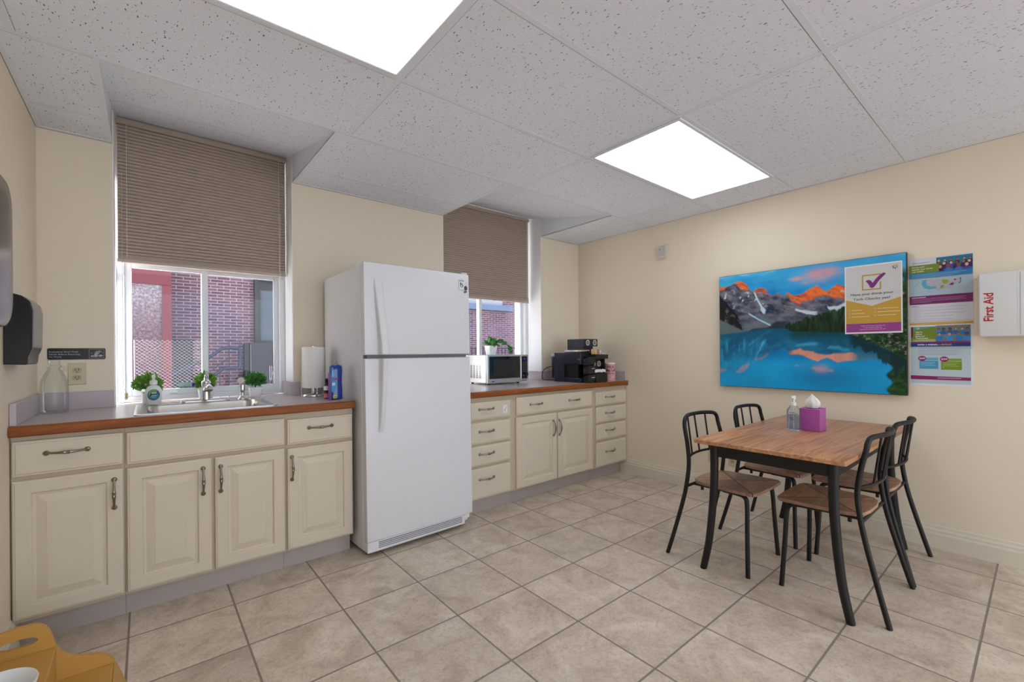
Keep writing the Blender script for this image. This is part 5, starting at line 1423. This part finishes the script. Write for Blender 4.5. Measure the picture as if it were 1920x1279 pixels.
# ================================================================== YELLOW STEP STOOL
ST = thing('step_stool', 'yellow plastic step stool with handle slot in the bottom left corner', 'step stool', (-.24, 1.95, 0))
con = [(-.412, .001), (-.412, .300), (-.39, .307), (-.368, .311), (-.333, .315), (-.297, .314), (-.280, .308), (-.266, .296), (-.256, .276), (-.250, .255), (-.243, .222), (-.232, .200), (-.217, .180), (-.205, .170), (-.184, .161), (-.155, .152), (-.129, .145), (-.115, .134), (-.104, .120), (-.094, .103), (-.080, .060), (-.062, .001)]
slot = [(-.384, .262), (-.376, .270), (-.355, .275), (-.333, .277), (-.310, .276), (-.292, .272), (-.284, .265), (-.284, .259), (-.292, .252), (-.312, .249), (-.333, .248), (-.357, .249), (-.376, .254)]
def side_panel(y0, y1):
    bm = bmn()
    # panel with a handle slot: bridge outline and hole by triangulated fill
    for y in (y0, y1):
        vs = [bm.verts.new((x, y, z)) for x, z in con]; es = [bm.edges.new((vs[i], vs[(i + 1) % len(vs)])) for i in range(len(vs))]
        hs = [bm.verts.new((x, y, z)) for x, z in slot]; es += [bm.edges.new((hs[i], hs[(i + 1) % len(hs)])) for i in range(len(hs))]
        bmesh.ops.triangle_fill(bm, use_beauty=True, use_dissolve=False, edges=es)
    bm.verts.ensure_lookup_table(); n, h = len(con), len(slot); T = n + h
    for i in range(n): bm.faces.new((bm.verts[i], bm.verts[(i + 1) % n], bm.verts[T + (i + 1) % n], bm.verts[T + i]))
    for i in range(h): bm.faces.new((bm.verts[n + i], bm.verts[n + (i + 1) % h], bm.verts[T + n + (i + 1) % h], bm.verts[T + n + i]))
    return bm
obj('side_panel', side_panel(2.150, 2.166), M['yellow'], ST); obj('side_panel', side_panel(1.640, 1.656), M['yellow'], ST)
bm = bmn(); box(bm, -.412, -.241, 1.6565, 2.1495, .200, .220, bev=.003); obj('tread', bm, M['yellow'], ST)
bm = bmn(); box(bm, -.240, -.096, 1.6565, 2.1495, .082, .100, bev=.003); obj('tread', bm, M['yellow'], ST)
bm = bmn(); box(bm, -.258, -.2415, 1.6565, 2.1495, .001, .1995); obj('riser', bm, M['yellow'], ST)
bm = bmn(); prism(bm, [(-.0955, .001), (-.0955, .100), (-.092, .100), (-.074, .055), (-.066, .001)], 'y', 1.6565, 2.1495); obj('front_lip', bm, M['yellow'], ST)
bm = bmn(); z0 = .2205
lathe(bm, [(.001, z0), (.050, z0), (.062, z0 + .006), (.078, z0 + .045), (.0875, z0 + .080), (.086, z0 + .084), (.082, z0 + .080), (.073, z0 + .045), (.056, z0 + .010), (.001, z0 + .008)], -.328, 1.826, 40)
tag(obj('bowl', bm, M['white'], None, smooth=50, at=(-.328, 1.826, z0)), 'white round bowl on the upper step of the yellow stool', 'bowl')

# ================================================================== OUTDOORS
bm = bmn(); box(bm, -8, 16, 3.76, 9, .45, .58); g_ = obj('courtyard_ground', bm, mat('paving', (200, 194, 192), rough=.9, var=.1, vscale=2)); g_['kind'] = 'structure'
BLD = thing('brick_building', 'brick building across the courtyard outside the windows', 'building', (4, 8.3, .58))
bm = bmn(); box(bm, -7, 15, 8.0, 8.6, .58, 4.3); obj('brick_wall', bm, brick_mat('outdoor_brick', (92, 74, 82), (116, 96, 104), (164, 152, 162), .165, .045, .006), BLD)
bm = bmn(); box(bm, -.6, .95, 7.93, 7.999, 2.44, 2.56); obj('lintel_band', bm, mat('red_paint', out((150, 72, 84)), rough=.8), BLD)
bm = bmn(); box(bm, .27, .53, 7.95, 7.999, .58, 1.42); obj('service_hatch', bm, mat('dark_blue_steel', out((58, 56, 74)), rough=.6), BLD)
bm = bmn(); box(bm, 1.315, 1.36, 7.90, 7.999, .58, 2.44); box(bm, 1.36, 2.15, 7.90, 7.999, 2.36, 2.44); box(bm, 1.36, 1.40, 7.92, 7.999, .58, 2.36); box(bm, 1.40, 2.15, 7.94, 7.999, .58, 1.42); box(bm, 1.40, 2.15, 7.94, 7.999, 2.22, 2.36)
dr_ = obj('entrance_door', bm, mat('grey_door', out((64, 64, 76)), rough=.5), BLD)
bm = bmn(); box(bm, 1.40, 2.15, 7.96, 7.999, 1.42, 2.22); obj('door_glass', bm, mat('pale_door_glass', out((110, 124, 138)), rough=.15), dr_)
bm = bmn(); box(bm, 5.3, 6.30, 7.95, 7.999, 2.26, 2.9); wn_ = obj('window', bm, mat('outside_window', out((206, 210, 226)), rough=.3), BLD)
bm = bmn(); box(bm, 5.2, 6.5, 7.80, 7.999, 2.13, 2.25); obj('window_ledge', bm, mat('blue_ledge', out((124, 146, 184)), rough=.6), wn_)
PR = thing('red_pier', 'red painted pier with white speckled face outside the sink window', 'pier', (-.6, 7.4, .58))
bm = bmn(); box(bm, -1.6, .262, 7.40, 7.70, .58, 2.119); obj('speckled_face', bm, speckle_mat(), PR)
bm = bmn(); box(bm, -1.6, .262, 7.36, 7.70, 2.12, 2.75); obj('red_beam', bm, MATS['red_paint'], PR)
bm = bmn(); box(bm, .165, .264, 7.37, 7.399, .58, 2.119); obj('red_edge', bm, MATS['red_paint'], PR)
CB = thing('utility_cabinet', 'dark grey steel cabinet by the building door outside', 'cabinet', (1.35, 7.7, .58))
bm = bmn(); box(bm, 1.13, 1.20, 7.62, 7.78, .58, 1.36, bev=.005); box(bm, 1.20, 1.52, 7.58, 7.80, .58, 1.37, bev=.006); obj('casing', bm, mat('cabinet_grey', out((62, 62, 74)), rough=.6), CB)
bm = bmn(); box(bm, 1.20, 1.204, 7.576, 7.582, .62, 1.35); box(bm, 1.45, 1.462, 7.57, 7.582, .8, 1.02); box(bm, 1.475, 1.487, 7.57, 7.582, .8, 1.02); obj('door_pulls', bm, mat('pale_steel', out((190, 190, 205)), rough=.4, metal=.5), CB)
HR = thing('stair_handrail', 'blue-grey tubular stair handrail outside the sink window', 'handrail', (.8, 7.5, .58))
rail = mat('rail_blue', out((50, 56, 98)), rough=.45)
k = 7.3 / 8.0
def ow(x, z): return (x * k, 7.3, H + (z - H) * k)
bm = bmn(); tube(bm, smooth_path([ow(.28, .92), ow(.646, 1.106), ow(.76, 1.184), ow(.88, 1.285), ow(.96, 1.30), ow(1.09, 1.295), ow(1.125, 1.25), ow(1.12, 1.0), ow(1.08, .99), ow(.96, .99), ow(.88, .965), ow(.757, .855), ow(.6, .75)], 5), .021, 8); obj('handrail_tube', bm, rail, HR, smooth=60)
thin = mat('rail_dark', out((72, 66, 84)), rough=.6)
for x, zt2 in ((.98, 1.40), (1.125, 1.40), (.86, 1.02), (.74, .95)):
    p = ow(x, zt2); bm = bmn(); tube(bm, [(p[0], p[1], .58), p], .007, 6); obj('post', bm, thin, HR)
bm = bmn(); tube(bm, [ow(.98, 1.40), ow(1.125, 1.40)], .007, 6); tube(bm, [ow(.74, .95), ow(.98, 1.15)], .007, 6); obj('upper_bar', bm, thin, HR)
FN = thing('railing_fence', 'dark railing fence outside the window behind the microwave', 'fence', (5.8, 7.6, .58))
bm = bmn()
for i in range(16): tube(bm, [(5.1 + i * .10, 7.6, .58), (5.1 + i * .10, 7.6, 1.30)], .010, 6)
for z in (.68, 1.27): box(bm, 5.08, 6.62, 7.59, 7.61, z, z + .025)
obj('bars', bm, mat('fence_blue', out((60, 64, 92)), rough=.6), FN)
WG = thing('window_guard', 'fine white diamond wire mesh outside the left window pane', 'window guard', (.12, 3.735, .93))
bm = bmn(); gy_ = 3.735; p_ = .026; xa, xb, za, zb2 = -.06, .325, .95, 1.305
def clip(x0, z0, x1, z1):
    # keep the part of a 1:-.8 line inside the rectangle
    pts = []
    for t in np.linspace(0, 1, 200):
        x = x0 + (x1 - x0) * t; z = z0 + (z1 - z0) * t
        if xa <= x <= xb and za <= z <= zb2: pts.append((x, gy_, z))
    return (pts[0], pts[-1]) if len(pts) > 6 else None
for i in range(-16, 34):
    for s in (1, -1):
        z0 = za + i * p_ * .82 if s == 1 else za + i * p_ * .82
        c = clip(xa, z0 - (0 if s == 1 else 0), xb, z0 + s * (xb - xa) * .82)
        if c: tube(bm, c, .0005, 4)
for c in (((xa, gy_, za), (xb, gy_, za)), ((xa, gy_, za), (xa, gy_, zb2)), ((xb, gy_, za), (xb, gy_, zb2))): tube(bm, c, .002, 5)
obj('wire_mesh', bm, mat('wire_white', out((206, 202, 210)), rough=.5), WG)
# sticker on the left pane
ik = Ink((.160, YF + .0115, 1.029), (1, 0, 0), (0, 0, 1))
ik.rect(0, 0, .100, .040, (150, 184, 188), 0); ik.rect(.002, .002, .098, .026, (166, 198, 200), 1); ik.text('SECURED by', .005, .034, .0075, (40, 50, 60), 2, bold=.02, xs=.95); ik.poly([(.068, .006), (.068, .030), (.078, .030), (.083, .014), (.090, .024), (.094, .024), (.094, .006)], (40, 60, 140), 2)
tag(ik.build('window_sticker', M['print'], None), 'pale teal security sticker low on the left sink window pane', 'sticker')

# ================================================================== LIGHT, SKY, CAMERA
w = bpy.data.worlds.new('sky'); SC.world = w; w.use_nodes = True
N, L = w.node_tree.nodes, w.node_tree.links
bg = N['Background']
bg.inputs[0].default_value = (.84, .93, 1.07, 1); bg.inputs[1].default_value = 2.2
sun = bpy.data.lights.new('sun', 'SUN'); sun.energy = 36.0; sun.angle = R(.6); sun.color = (1, .96, .9)
so = bpy.data.objects.new('sun', sun); C.objects.link(so)
so.rotation_euler = Vector((-.90, -.30, -.50)).to_track_quat('-Z', 'Y').to_euler(); so.location = (9, 8, 8)

F_, YAW, ROL, SY = 829.1, R(39.60), R(-.442), 19.9
cam = bpy.data.cameras.new('camera'); co = bpy.data.objects.new('camera', cam); C.objects.link(co)
cam.sensor_fit = 'HORIZONTAL'; cam.sensor_width = 36; cam.lens = F_ / 1920 * 36; cam.shift_y = SY / 1920; cam.clip_start = .02
c_, s_, cr, sr = math.cos(YAW), math.sin(YAW), math.cos(ROL), math.sin(ROL)
Rw = Vector((c_, -s_, 0)); Fw = Vector((s_, c_, 0)); Uw = Vector((0, 0, 1))
r_ = Rw * cr + Uw * sr; u_ = Uw * cr - Rw * sr
co.matrix_world = Matrix(((r_.x, u_.x, -Fw.x, 0), (r_.y, u_.y, -Fw.y, 0), (r_.z, u_.z, -Fw.z, H), (0, 0, 0, 1)))
SC.camera = co
vs_ = SC.view_settings
SC.display_settings.display_device = 'sRGB'
vs_.view_transform = 'Standard'; vs_.look = 'None'; vs_.gamma = 1.0; vs_.use_curve_mapping = False; vs_.exposure = 0.60
